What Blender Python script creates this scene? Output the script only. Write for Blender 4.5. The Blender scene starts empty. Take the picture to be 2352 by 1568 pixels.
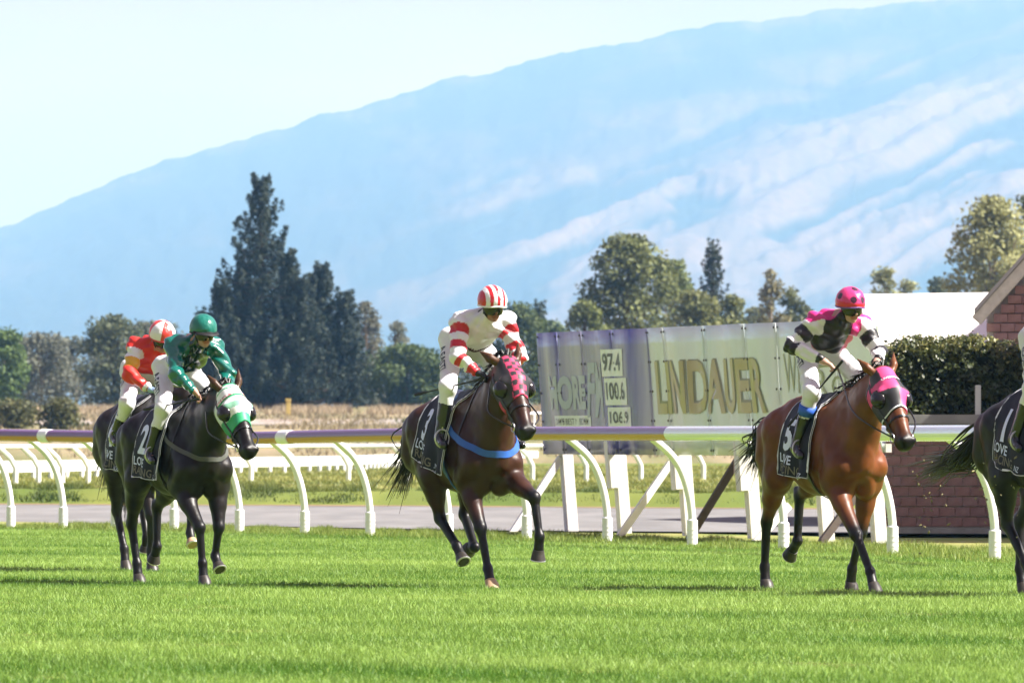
import bpy, bmesh, math, random
import numpy as np
from mathutils import Vector, Matrix, noise as mnoise
from mathutils.bvhtree import BVHTree

random.seed(7); RNG = np.random.default_rng(7)
scene = bpy.context.scene
R = math.radians

# ------------------------------------------------------------------ camera
CAM_H = 1.25
cam_d = bpy.data.cameras.new('camera')
cam = bpy.data.objects.new('camera', cam_d)
scene.collection.objects.link(cam)
cam.location = (0, 0, CAM_H); cam.rotation_euler = (R(90), 0, 0)
cam_d.sensor_width = 36; cam_d.lens = 300; cam_d.shift_y = 0.0931
cam_d.clip_start = 0.5; cam_d.clip_end = 40000
cam_d.dof.use_dof = True; cam_d.dof.focus_distance = 70.5; cam_d.dof.aperture_fstop = 11
scene.camera = cam

# ------------------------------------------------------------------ sky, sun, exposure
SUN_AZ, SUN_EL = 101.0, 46.0                      # azimuth from +Y, clockwise
world = bpy.data.worlds.new('World'); scene.world = world; world.use_nodes = True
wn, wl = world.node_tree.nodes, world.node_tree.links
bgn = wn['Background']; bgn.inputs['Strength'].default_value = 0.055
skyn = wn.new('ShaderNodeTexSky'); skyn.sky_type = 'NISHITA'; skyn.sun_disc = False
skyn.sun_elevation = R(SUN_EL); skyn.sun_rotation = R(SUN_AZ)
skyn.air_density = 1.0; skyn.dust_density = 3.0; skyn.ozone_density = 0.8
tcw = wn.new('ShaderNodeTexCoord'); mpw = wn.new('ShaderNodeMapping'); mpw.inputs['Scale'].default_value = (9, 9, 26)
mpw.inputs['Rotation'].default_value = (0, R(14), 0)
nzw = wn.new('ShaderNodeTexNoise'); nzw.inputs['Scale'].default_value = 1.6; nzw.inputs['Detail'].default_value = 5
rpw = wn.new('ShaderNodeValToRGB'); rpw.color_ramp.elements[0].position = .38; rpw.color_ramp.elements[1].position = .72; rpw.color_ramp.elements[0].color = (.45, .45, .45, 1)
mxw = wn.new('ShaderNodeMix'); mxw.data_type = 'RGBA'
mlw = wn.new('ShaderNodeMath'); mlw.operation = 'MULTIPLY'; mlw.inputs[1].default_value = .8
wl.new(tcw.outputs['Generated'], mpw.inputs['Vector']); wl.new(mpw.outputs[0], nzw.inputs['Vector'])
wl.new(nzw.outputs['Fac'], rpw.inputs[0]); wl.new(rpw.outputs[0], mlw.inputs[0]); wl.new(mlw.outputs[0], mxw.inputs['Factor'])
wl.new(skyn.outputs[0], mxw.inputs['A']); mxw.inputs['B'].default_value = (3.6, 2.75, 2.9, 1)
tnw = wn.new('ShaderNodeMix'); tnw.data_type = 'RGBA'; tnw.blend_type = 'MULTIPLY'; tnw.inputs['Factor'].default_value = 1; tnw.inputs['B'].default_value = (1.03, .84, .95, 1)
wl.new(mxw.outputs['Result'], tnw.inputs['A']); wl.new(tnw.outputs['Result'], bgn.inputs['Color'])

sun_d = bpy.data.lights.new('sun', 'SUN'); sun_d.energy = 5.0; sun_d.angle = R(0.53); sun_d.color = (1, .975, .935)
sun = bpy.data.objects.new('sun', sun_d); scene.collection.objects.link(sun)
sdir = Vector((math.sin(R(SUN_AZ))*math.cos(R(SUN_EL)), math.cos(R(SUN_AZ))*math.cos(R(SUN_EL)), math.sin(R(SUN_EL))))
sun.rotation_euler = sdir.to_track_quat('Z', 'Y').to_euler(); sun.location = (30, 0, 60)
vs = scene.view_settings
scene.display_settings.display_device = 'sRGB'
vs.view_transform = 'Standard'; vs.look = 'None'; vs.gamma = 1; vs.use_curve_mapping = False; vs.exposure = 1.55
scene.render.engine = 'CYCLES'
cy = scene.cycles
cy.use_denoising = True; cy.max_bounces = 6; cy.diffuse_bounces = 3; cy.glossy_bounces = 3
cy.transmission_bounces = 4; cy.transparent_max_bounces = 8; cy.volume_bounces = 1
cy.caustics_reflective = False; cy.caustics_refractive = False; cy.sample_clamp_indirect = 6

# ------------------------------------------------------------------ helpers
COL = scene.collection
F_PX = 19600.0
def at(px, py=None, d=None, z=None):
    """a point of the place: from a bearing and a distance, or the spot on level ground"""
    if d is None: d = (CAM_H-(z or 0))*F_PX/(py-1003.0)
    x = (px-1176.0)/F_PX*d
    zz = z if z is not None else (CAM_H-(py-1003.0)/F_PX*d if py is not None else 0.0)
    return Vector((x, d, zz))

def tag(o, label=None, cat=None, group=None, kind=None):
    if label: o['label'] = label
    if cat: o['category'] = cat
    if group: o['group'] = group
    if kind: o['kind'] = kind
    return o
def empty(name, loc=(0, 0, 0), rz=0.0, scale=1.0):
    o = bpy.data.objects.new(name, None); COL.objects.link(o)
    o.location = loc; o.rotation_euler = (0, 0, rz); o.scale = (scale,)*3; o.empty_display_size = .1
    return o
def link_mesh(name, me, m=None, parent=None, smooth=False):
    o = bpy.data.objects.new(name, me); COL.objects.link(o)
    if m is not None: me.materials.append(m)
    if parent is not None: o.parent = parent
    if smooth:
        me.polygons.foreach_set('use_smooth', np.ones(len(me.polygons), dtype=bool))
    return o
def pymesh(name, V, Fc):
    me = bpy.data.meshes.new(name); me.from_pydata([tuple(v) for v in V], [], [tuple(f) for f in Fc]); me.update(); return me
def npmesh(name, V, Fc):
    """V (n,3), Fc (m,k) arrays -> mesh, quickly"""
    V = np.asarray(V, dtype=np.float32); Fc = np.asarray(Fc, dtype=np.int32); m, k = Fc.shape
    me = bpy.data.meshes.new(name)
    me.vertices.add(len(V)); me.vertices.foreach_set('co', V.ravel())
    me.loops.add(m*k); me.loops.foreach_set('vertex_index', Fc.ravel())
    me.polygons.add(m); me.polygons.foreach_set('loop_start', np.arange(0, m*k, k, dtype=np.int32))
    me.update(calc_edges=True); return me
ALBEDO = .80                                     # keeps painted and natural colours at real-world reflectance for this exposure
def real(c): return tuple(x*(1.0 if min(c) > .5 else ALBEDO) for x in c)
def vcol(me, C, name='Col'):
    C = np.asarray(C, dtype=np.float32)
    C = C*np.where(C[:, :3].min(1) > .5, 1.0, ALBEDO)[:, None]
    if C.shape[1] == 3: C = np.concatenate([C, np.ones((len(C), 1), np.float32)], 1)
    a = me.attributes.new(name, 'FLOAT_COLOR', 'POINT'); a.data.foreach_set('color', C.ravel())

class MB:
    """collects simple shapes into ONE mesh"""
    def __init__(s): s.v = []; s.f = []
    def box(s, c, size, rot=None):
        c = Vector(c); h = Vector(size)*.5; b = len(s.v)
        for sx, sy, sz in ((-1,-1,-1),(1,-1,-1),(1,1,-1),(-1,1,-1),(-1,-1,1),(1,-1,1),(1,1,1),(-1,1,1)):
            p = Vector((sx*h.x, sy*h.y, sz*h.z))
            if rot is not None: p = rot @ p
            s.v.append(c+p)
        s.f += [(b+i for i in q) for q in ((0,3,2,1),(4,5,6,7),(0,1,5,4),(1,2,6,5),(2,3,7,6),(3,0,4,7))]
        return s
    def bar(s, a, b, w, h, up=Vector((0, 0, 1))):
        a = Vector(a); b = Vector(b); d = (b-a); L = d.length; d.normalize()
        x = d.cross(up)
        if x.length < 1e-4: x = d.cross(Vector((0, 1, 0)))
        x.normalize(); y = x.cross(d)
        return s.box((a+b)/2, (w, L, h), Matrix((x, d, y)).transposed())
    def tube(s, pts, rad, n=10, caps=True, flat=1.0):
        pts = [Vector(p) for p in pts]
        if not isinstance(rad, (list, tuple)): rad = [rad]*len(pts)
        b = len(s.v); ref = None
        for i, p in enumerate(pts):
            t = (pts[min(i+1, len(pts)-1)]-pts[max(i-1, 0)]).normalized()
            if ref is None:
                ref = t.cross(Vector((0, 0, 1)))
                if ref.length < .05: ref = t.cross(Vector((0, 1, 0)))
            ref = (ref-t*ref.dot(t)).normalized(); w = t.cross(ref)
            for k in range(n):
                a = 2*math.pi*k/n
                s.v.append(p+(ref*math.cos(a)+w*math.sin(a)*flat)*rad[i])
        for i in range(len(pts)-1):
            for k in range(n):
                k2 = (k+1) % n
                s.f.append((b+i*n+k, b+i*n+k2, b+(i+1)*n+k2, b+(i+1)*n+k))
        if caps:
            s.f.append(tuple(b+k for k in reversed(range(n)))); s.f.append(tuple(b+(len(pts)-1)*n+k for k in range(n)))
        return s
    def build(s, name, m, parent=None, smooth=False, bevel=0.0):
        me = pymesh(name, s.v, [tuple(f) for f in s.f])
        if bevel:
            bm = bmesh.new(); bm.from_mesh(me)
            bmesh.ops.bevel(bm, geom=bm.edges[:], offset=bevel, segments=2, affect='EDGES', clamp_overlap=True)
            bm.to_mesh(me); bm.free()
        o = link_mesh(name, me, m, parent, smooth)
        if smooth:
            try: me.set_sharp_from_angle(angle=R(40))
            except Exception: pass
        return o

# ------------------------------------------------------------------ materials
MATS = {}
def mat(name, col=(.5, .5, .5), rough=.6, spec=.5, metal=0.0, noise=0.0, nscale=8.0, bump=0.0, bscale=40.0, coat=0.0,
        attr=None, sheen=0.0, trans=0.0, col2=None, ramp=(.35, .65), stretch=(1, 1, 1)):
    if name in MATS: return MATS[name]
    col = real(col); col2 = real(col2) if col2 is not None else None
    m = bpy.data.materials.new(name); m.use_nodes = True; MATS[name] = m
    n, l = m.node_tree.nodes, m.node_tree.links
    p = n['Principled BSDF']
    p.inputs['Roughness'].default_value = rough; p.inputs['Metallic'].default_value = metal
    p.inputs['Specular IOR Level'].default_value = spec
    p.inputs['Coat Weight'].default_value = coat; p.inputs['Coat Roughness'].default_value = .12
    p.inputs['Sheen Weight'].default_value = sheen
    tc = n.new('ShaderNodeTexCoord'); mp = n.new('ShaderNodeMapping'); mp.inputs['Scale'].default_value = stretch
    l.new(tc.outputs['Object'], mp.inputs['Vector'])
    src = None
    if attr:
        a = n.new('ShaderNodeAttribute'); a.attribute_name = attr; src = a.outputs['Color']
    if col2 is not None:
        nz = n.new('ShaderNodeTexNoise'); nz.inputs['Scale'].default_value = nscale; nz.inputs['Detail'].default_value = 6
        l.new(mp.outputs[0], nz.inputs['Vector'])
        rp = n.new('ShaderNodeValToRGB')
        rp.color_ramp.elements[0].position = ramp[0]; rp.color_ramp.elements[1].position = ramp[1]
        rp.color_ramp.elements[0].color = (*col, 1); rp.color_ramp.elements[1].color = (*col2, 1)
        l.new(nz.outputs['Fac'], rp.inputs[0]); src = rp.outputs[0]
    if noise > 0:
        nz = n.new('ShaderNodeTexNoise'); nz.inputs['Scale'].default_value = nscale*1.7; nz.inputs['Detail'].default_value = 5
        l.new(mp.outputs[0], nz.inputs['Vector'])
        mr = n.new('ShaderNodeMapRange'); mr.inputs['From Min'].default_value = .25; mr.inputs['From Max'].default_value = .75
        mr.inputs['To Min'].default_value = 1-noise; mr.inputs['To Max'].default_value = 1+noise
        l.new(nz.outputs['Fac'], mr.inputs['Value'])
        vm = n.new('ShaderNodeVectorMath'); vm.operation = 'SCALE'
        if src is None: vm.inputs[0].default_value = col
        else: l.new(src, vm.inputs[0])
        l.new(mr.outputs[0], vm.inputs['Scale']); src = vm.outputs[0]
    if src is None: p.inputs['Base Color'].default_value = (*col, 1)
    else: l.new(src, p.inputs['Base Color'])
    if bump > 0:
        nb = n.new('ShaderNodeTexNoise'); nb.inputs['Scale'].default_value = bscale; nb.inputs['Detail'].default_value = 4
        l.new(mp.outputs[0], nb.inputs['Vector'])
        bp = n.new('ShaderNodeBump'); bp.inputs['Strength'].default_value = bump; bp.inputs['Distance'].default_value = .01
        l.new(nb.outputs['Fac'], bp.inputs['Height']); l.new(bp.outputs[0], p.inputs['Normal'])
    if trans > 0:
        tr = n.new('ShaderNodeBsdfTranslucent'); mx = n.new('ShaderNodeMixShader'); mx.inputs[0].default_value = trans
        if src is None: tr.inputs['Color'].default_value = (*col, 1)
        else: l.new(src, tr.inputs['Color'])
        l.new(p.outputs[0], mx.inputs[1]); l.new(tr.outputs[0], mx.inputs[2]); l.new(mx.outputs[0], n['Material Output'].inputs['Surface'])
    return m

# ------------------------------------------------------------------ signed-distance modelling for bodies and clothes
def cone(a, b, ra, rb, wr=1.0, k=.05, name=''):
    """tapered limb; wr = lateral (y) width over height"""
    return dict(t='c', a=np.array(a, float), b=np.array(b, float), ra=ra, rb=rb, sy=1.0/wr, k=k, n=name)
def ball(c, r, wr=1.0, k=.05, name=''): return cone(c, c, r, r, wr, k, name)
def ell(c, rad, rot=None, k=.05, name=''):
    return dict(t='e', a=np.array(c, float), r=np.array(rad, float), rot=None if rot is None else np.array(rot), k=k, n=name)
def pdist(p, X, Y, Z):
    if p['t'] == 'c':
        a, b = p['a'], p['b']; yc = (a[1]+b[1])*.5; sy = p['sy']
        a = np.array((a[0], yc+(a[1]-yc)*sy, a[2])); b = np.array((b[0], yc+(b[1]-yc)*sy, b[2])); Y = yc+(Y-yc)*sy
        ab = b-a; L2 = float(ab @ ab)
        if L2 < 1e-9:
            t = 0.0; d = np.sqrt((X-a[0])**2+(Y-a[1])**2+(Z-a[2])**2)-p['ra']
        else:
            t = np.clip(((X-a[0])*ab[0]+(Y-a[1])*ab[1]+(Z-a[2])*ab[2])/L2, 0, 1)
            d = np.sqrt((X-a[0]-t*ab[0])**2+(Y-a[1]-t*ab[1])**2+(Z-a[2]-t*ab[2])**2)-(p['ra']+t*(p['rb']-p['ra']))
        return d/max(1.0, sy), t
    q = (X-p['a'][0], Y-p['a'][1], Z-p['a'][2])
    if p['rot'] is not None:
        M = p['rot']; q = tuple(M[0][i]*q[0]+M[1][i]*q[1]+M[2][i]*q[2] for i in range(3))
    r = p['r']
    k0 = np.sqrt((q[0]/r[0])**2+(q[1]/r[1])**2+(q[2]/r[2])**2)
    k1 = np.sqrt((q[0]/r[0]**2)**2+(q[1]/r[1]**2)**2+(q[2]/r[2]**2)**2)+1e-9
    return k0*(k0-1)/k1, 0.0
def pbounds(p, pad):
    if p['t'] == 'c':
        w = np.array((1, 1/p['sy'], 1)); r = max(p['ra'], p['rb'])
        return np.minimum(p['a'], p['b'])-r*w-pad, np.maximum(p['a'], p['b'])+r*w+pad
    r = max(p['r']); return p['a']-r-pad, p['a']+r+pad
def sdf_mesh(name, prims, h, cut=None, inflate=0.0, warp=None):
    """smooth union of the shapes -> one closed mesh (naive surface nets)"""
    lo = np.min([pbounds(p, .03+inflate)[0] for p in prims], 0)-2*h; hi = np.max([pbounds(p, .03+inflate)[1] for p in prims], 0)+2*h
    n = np.ceil((hi-lo)/h).astype(int)+1
    ax = [lo[i]+np.arange(n[i])*h for i in range(3)]
    f = np.full(n, .5, np.float32)
    for p in prims:
        a, b = pbounds(p, p['k']+3*h+inflate+.02)
        i0 = np.clip(np.floor((a-lo)/h).astype(int), 0, n-1); i1 = np.clip(np.ceil((b-lo)/h).astype(int)+1, 1, n)
        sl = tuple(slice(i0[i], i1[i]) for i in range(3))
        d, _ = pdist(p, ax[0][sl[0]][:, None, None], ax[1][sl[1]][None, :, None], ax[2][sl[2]][None, None, :])
        d = d-inflate; g = f[sl]; k = max(p['k'], 1e-4)
        if p.get('sub'):
            f[sl] = np.maximum(g, -d)
        else:
            hh = np.maximum(k-np.abs(g-d), 0)/k; f[sl] = np.minimum(g, d)-hh*hh*k*.25
    X, Y, Z = ax[0][:, None, None], ax[1][None, :, None], ax[2][None, None, :]
    if warp is not None: f = f+warp(X, Y, Z).astype(np.float32)
    if cut is not None:
        for c in cut: f = np.maximum(f, c(X, Y, Z)).astype(np.float32)
    ins = f < 0
    m = [s-1 for s in f.shape]
    cnt = np.zeros(m, np.uint8); corner = {}
    for dx in (0, 1):
        for dy in (0, 1):
            for dz in (0, 1): cnt += ins[dx:dx+m[0], dy:dy+m[1], dz:dz+m[2]]
    act = np.argwhere((cnt > 0) & (cnt < 8))
    idx = np.full(m, -1, np.int32); idx[act[:, 0], act[:, 1], act[:, 2]] = np.arange(len(act))
    S = np.zeros((len(act), 3)); N = np.zeros(len(act))
    E = [((0,0,0),(1,0,0)),((0,1,0),(1,1,0)),((0,0,1),(1,0,1)),((0,1,1),(1,1,1)),((0,0,0),(0,1,0)),((1,0,0),(1,1,0)),((0,0,1),(0,1,1)),((1,0,1),(1,1,1)),((0,0,0),(0,0,1)),((1,0,0),(1,0,1)),((0,1,0),(0,1,1)),((1,1,0),(1,1,1))]
    for c0, c1 in E:
        v0 = f[act[:, 0]+c0[0], act[:, 1]+c0[1], act[:, 2]+c0[2]]; v1 = f[act[:, 0]+c1[0], act[:, 1]+c1[1], act[:, 2]+c1[2]]
        x = (v0 < 0) != (v1 < 0)
        t = np.where(x, v0/np.where(x, v0-v1, 1), 0)
        P = np.array(c0)[None]+t[:, None]*(np.array(c1)-np.array(c0))[None]
        S += P*x[:, None]; N += x
    V = lo+(act+S/N[:, None])*h
    Q = []
    for axs in range(3):
        u, v = (axs+1) % 3, (axs+2) % 3
        s0 = [slice(None)]*3; s1 = [slice(None)]*3; s0[axs] = slice(0, -1); s1[axs] = slice(1, None)
        e = np.argwhere(ins[tuple(s0)] != ins[tuple(s1)])
        e = e[(e[:, u] > 0) & (e[:, v] > 0) & (e[:, u] < m[u]) & (e[:, v] < m[v])]
        fl = ins[e[:, 0], e[:, 1], e[:, 2]]
        q = []
        for du, dv in ((1, 1), (0, 1), (0, 0), (1, 0)):
            c = e.copy(); c[:, u] -= du; c[:, v] -= dv; q.append(idx[c[:, 0], c[:, 1], c[:, 2]])
        q = np.stack(q, 1); q[~fl] = q[~fl][:, ::-1]; Q.append(q)
    Q = np.concatenate(Q)
    Q = Q[(Q >= 0).all(1)]
    # one light smoothing pass
    A = np.zeros_like(V); C = np.zeros(len(V))
    for i in range(4):
        np.add.at(A, Q[:, i], V[Q[:, (i+1) % 4]]); np.add.at(C, Q[:, i], 1)
        np.add.at(A, Q[:, i], V[Q[:, (i-1) % 4]]); np.add.at(C, Q[:, i], 1)
    V = V*.5+.5*A/np.maximum(C, 1)[:, None]
    return npmesh(name, V, Q), V
def nearest_prim(prims, V):
    best = np.full(len(V), 9.0); bi = np.zeros(len(V), int); bt = np.zeros(len(V))
    for i, p in enumerate(prims):
        d, t = pdist(p, V[:, 0], V[:, 1], V[:, 2]); t = np.broadcast_to(t, d.shape)
        w = d < best; best[w] = d[w]; bi[w] = i; bt[w] = t[w]
    return bi, bt
def bvh_of(me):
    V = [v.co.copy() for v in me.vertices]; return BVHTree.FromPolygons(V, [tuple(p.vertices) for p in me.polygons])

# ------------------------------------------------------------------ lettering
def text_mesh(s, size=1.0, bold=0.0, shear=0.0, align='LEFT', xs=1.0, cuts=0):
    cu = bpy.data.curves.new('t', 'FONT'); cu.body = s; cu.size = size; cu.offset = bold; cu.shear = shear; cu.align_x = align
    cu.resolution_u = 3; cu.fill_mode = 'FRONT'
    o = bpy.data.objects.new('t', cu); COL.objects.link(o)
    bpy.context.view_layer.update()
    me = bpy.data.meshes.new_from_object(o.evaluated_get(bpy.context.evaluated_depsgraph_get()))
    bpy.data.objects.remove(o); bpy.data.curves.remove(cu)
    bm = bmesh.new(); bm.from_mesh(me)
    bmesh.ops.triangulate(bm, faces=bm.faces[:])
    for _ in range(cuts): bmesh.ops.subdivide_edges(bm, edges=bm.edges[:], cuts=1, use_grid_fill=True)
    for v in bm.verts: v.co.x *= xs
    bm.to_mesh(me); bm.free(); return me
def lay_text(name, s, O, U, W, bvh, ray, m, parent, size, off=.004, bold=0.0, cuts=2, xs=1.0, shear=0.0, align='LEFT'):
    """lettering printed on a curved surface: each point is pressed onto it along `ray`"""
    me = text_mesh(s, size, bold, shear, align, xs, cuts); O, U, W, ray = Vector(O), Vector(U), Vector(W), Vector(ray).normalized()
    last = None
    for v in me.vertices:
        p = O+U*v.co.x+W*v.co.y
        h = bvh.ray_cast(p-ray*1.0, ray)
        if h[0] is None:
            h2 = bvh.find_nearest(p); v.co = h2[0]-ray*off
        else: v.co = h[0]-ray*off
    return link_mesh(name, me, m, parent)
# ================================================================== the setting
def sheet(name, pts, m, z=None):
    me = pymesh(name, [(p[0], p[1], z if z is not None else p[2]) for p in pts], [tuple(range(len(pts)))])
    o = link_mesh(name, me, m); tag(o, kind='structure'); return o

PROF = [(-80, -.03), (150, -.03), (335, .12), (350, .3), (380, 1.4), (430, 1.8), (470, 2.25), (520, 2.75), (600, 3.4), (7500, 8.0), (16000, 8.0)]
def gz(y):
    for (a, za), (b, zb) in zip(PROF, PROF[1:]):
        if y <= b: return za+(zb-za)*max(0, (y-a))/(b-a)
    return 8.0

m_field = mat('dry field', (.30, .245, .15), .95, .1, col2=(.18, .18, .08), nscale=.35, ramp=(.42, .62), stretch=(1, .12, 1), noise=.2)
V, Fc = [], []
ys = [-80, 60, 150, 250, 335, 350, 365, 380, 405, 430, 450, 470, 495, 520, 560, 600, 1200, 3500, 7500, 16000]
xs = [-9000, -600, -120, -60, -30, -15, 0, 15, 30, 60, 120, 600, 9000]
for y in ys:
    for x in xs: V.append((x, y, gz(y)))
nx = len(xs)
for j in range(len(ys)-1):
    for i in range(nx-1): Fc.append((j*nx+i, j*nx+i+1, (j+1)*nx+i+1, (j+1)*nx+i))
tag(link_mesh('ground', pymesh('ground', V, Fc), m_field), kind='structure')

# gravel track on the far embankment
m_gravel = mat('far gravel', (.30, .275, .25), .95, .1, col2=(.42, .36, .30), nscale=.6, stretch=(1, .2, 1))
V = []
for y in (436, 466):
    for x in (-45, -20, 5, 40): V.append((x, y+x*.12, gz(y+x*.12)+.03))
tag(link_mesh('gravel_track', pymesh('g', V, [(0,1,5,4),(1,2,6,5),(2,3,7,6)]), m_gravel), kind='structure')
m_clay = mat('red clay', (.42, .17, .09), .95, .1, col2=(.32, .2, .12), nscale=1.5)
V = [(-13.5, 450, gz(450)+.07), (-9.5, 458, gz(458)+.07), (-9.2, 460, gz(460)+.07), (-13.2, 452.2, gz(452.2)+.07)]
tag(link_mesh('clay_streak', pymesh('c', V, [(0,1,2,3)]), m_clay), kind='structure')

# running rail line (its feet), turf in front of it, yard road behind
POST_PX = [-95, 25, 145, 265, 400, 550, 700, 850, 1030, 1210, 1395, 1590, 1800, 2050, 2285, 2560]
def post_base(i):
    px = POST_PX[i]; t = (px-25)/2260.0
    d = 117.5-22.0*t-8.6*t*t*.95
    return Vector(((px-1176)/F_PX*d, d, 0))
POSTS = [post_base(i) for i in range(len(POST_PX))]
DIR = (POSTS[-2]-POSTS[1]).normalized(); NRM = Vector((DIR.y, -DIR.x, 0))        # NRM: towards the track
if NRM.y > 0: NRM = -NRM

m_turf = mat('turf soil', (.14, .22, .035), .95, .1, col2=(.22, .31, .055), nscale=.5, stretch=(.25, 1, 1), noise=.2)
edge = [POSTS[0]-DIR*60]+POSTS+[POSTS[-1]+DIR*50]
edge = [p-NRM*1.3 for p in edge]
tag(link_mesh('turf_track', pymesh('t', [(p.x, p.y, 0) for p in edge]+[(30, 20, 0), (20, -30, 0), (-60, -30, 0), (-60, 150, 0)], [tuple(range(len(edge)+4))[::-1]]), m_turf), kind='structure')

m_road = mat('yard asphalt', (.185, .182, .18), .95, .12, col2=(.245, .24, .235), nscale=.8, ramp=(.3, .7), stretch=(1, .15, 1), noise=.15, bump=.4, bscale=30)
road_near = [(-60, 150), (-14, 133), (-7.56, 125.5), (-1.97, 115), (2.38, 109.5), (4.6, 105), (14, 104)]
road_far = [(14, 148), (5, 151), (2.4, 153), (-2, 157), (-8, 160), (-16, 166), (-60, 190)]
tag(link_mesh('road', pymesh('r', [(x, y, -.012) for x, y in road_near+road_far], [tuple(range(14))]), m_road), kind='structure')
m_verge = mat('pale verge', (.30, .29, .10), .95, .1, col2=(.19, .24, .06), nscale=1.2, stretch=(1, .25, 1))
V = [(x, y+1.2, -.004) for x, y in road_near]+[(p.x, p.y, -.004) for p in reversed(edge)]
tag(link_mesh('verge', pymesh('v', V, [tuple(range(len(V)))]), m_verge), kind='structure')

# grass bank behind the road: a lip, then a gently lumpy top
m_bank = mat('bank grass', (.23, .25, .06), .95, .1, col2=(.11, .165, .035), nscale=.33, ramp=(.4, .6), stretch=(.6, .12, 1), noise=.2)
V, Fc = [], []
def far_edge(x):
    pts = sorted(road_far)
    for (a, ya), (b, yb) in zip(pts, pts[1:]):
        if x <= b: return ya+(yb-ya)*(x-a)/(b-a)
    return pts[-1][1]
bx = np.linspace(-60, 14, 150)
rows = [(0, -.02), (.7, .10), (1.6, .22), (3, .26), (8, .25), (20, .25), (50, .25), (100, .25), (176, .2)]
for dy, z in rows:
    for x in bx:
        w = mnoise.noise((x*.9, dy, 0))*.35 if 0 < dy < 8 else 0
        yy = far_edge(x)+dy+w+mnoise.noise((x*.4, 3, 1))*.5 if dy < 120 else 340
        V.append((x, yy, z+(mnoise.noise((x*1.3, dy, 4))*.06 if dy > 0 and dy < 20 else 0)))
n = len(bx)
for j in range(len(rows)-1):
    for i in range(n-1): Fc.append((j*n+i, j*n+i+1, (j+1)*n+i+1, (j+1)*n+i))
tag(link_mesh('grass_bank', pymesh('b', V, Fc), m_bank, smooth=True), kind='structure')
m_soil = mat('bare soil edge', (.33, .22, .14), .95, .1, col2=(.25, .19, .11), nscale=2)
V = [(x, far_edge(x)-1.8+mnoise.noise((x*.8, 0, 0))*1.2, -.006) for x in bx]+[(x, far_edge(x)+.9, -.006) for x in bx]
tag(link_mesh('soil_edge', pymesh('s', V, [(i, i+1, n+i+1, n+i) for i in range(n-1)]), m_soil), kind='structure')

# ------------------------------------------------------------------ mountain range
RIDGE = [(-1500, 900), (-700, 760), (-300, 640), (0, 520), (150, 465), (300, 395), (450, 352), (600, 310), (750, 265), (900, 225), (1000, 195), (1040, 178), (1070, 169), (1110, 171), (1200, 148), (1330, 110), (1420, 98), (1550, 75), (1700, 50), (1850, 35), (2000, 15), (2200, -5), (2352, -25), (2900, -60), (4000, -40)]
def ridge_py(px):
    for (a, ya), (b, yb) in zip(RIDGE, RIDGE[1:]):
        if px <= b: return ya+(yb-ya)*(px-a)/(b-a)
    return -40
DR, DF = 13500.0, 8600.0
V, C, Fc = [], [], []
gx = np.concatenate([np.linspace(-1500, -250, 60), np.linspace(-240, 2600, 400), np.linspace(2615, 3900, 60)]); gv = np.linspace(0, 1, 170)
ct, st_ = math.cos(R(19.5)), math.sin(R(19.5))
sm = lambda a, b, x: (lambda t: t*t*(3-2*t))(min(1, max(0, (x-a)/(b-a))))
for v in gv:
    for px in gx:
        d = DF+(DR-DF)*v
        hp = 1003-ridge_py(px)                              # ridge height, in units of the bearing scale
        hz = 1.25+hp/F_PX*DR; x = (px-1176)/F_PX*DR; zp = hp*v
        al_ = (px-1176)*ct+zp*st_; ac = -(px-1176)*st_+zp*ct # along and across the spurs, which run down to the left
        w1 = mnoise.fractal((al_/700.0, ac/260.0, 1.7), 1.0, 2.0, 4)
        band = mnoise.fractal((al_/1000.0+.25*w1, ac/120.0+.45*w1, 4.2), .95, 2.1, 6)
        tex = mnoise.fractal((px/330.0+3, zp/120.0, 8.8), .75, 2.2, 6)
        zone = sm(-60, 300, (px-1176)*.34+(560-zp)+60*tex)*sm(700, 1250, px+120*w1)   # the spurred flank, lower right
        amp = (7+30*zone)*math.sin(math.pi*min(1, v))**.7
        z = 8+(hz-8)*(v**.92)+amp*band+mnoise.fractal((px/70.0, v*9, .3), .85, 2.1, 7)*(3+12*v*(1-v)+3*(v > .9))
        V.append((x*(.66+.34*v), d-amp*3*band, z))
        # sunlit spurs and shaded gullies put into the colour, with tussock and scrub patches
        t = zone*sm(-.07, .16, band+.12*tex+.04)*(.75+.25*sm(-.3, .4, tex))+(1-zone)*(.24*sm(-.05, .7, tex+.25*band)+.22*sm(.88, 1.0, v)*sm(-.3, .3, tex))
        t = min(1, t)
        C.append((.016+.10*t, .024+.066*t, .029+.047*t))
n = len(gx)
for j in range(len(gv)-1):
    for i in range(n-1): Fc.append((j*n+i, j*n+i+1, (j+1)*n+i+1, (j+1)*n+i))
b = len(V)                                                  # far side, so the range is a solid ridge
for i, px in enumerate(gx): V.append((V[(len(gv)-1)*n+i][0], DR+4000, 0)); C.append((.1, .1, .08))
for i in range(n-1): Fc.append(((len(gv)-1)*n+i, (len(gv)-1)*n+i+1, b+i+1, b+i))
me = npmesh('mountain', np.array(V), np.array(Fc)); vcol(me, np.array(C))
tag(link_mesh('mountain', me, mat('mountain cover', attr='Col', rough=.95, spec=.1, noise=.25, nscale=.03), smooth=True), kind='structure')

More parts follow.
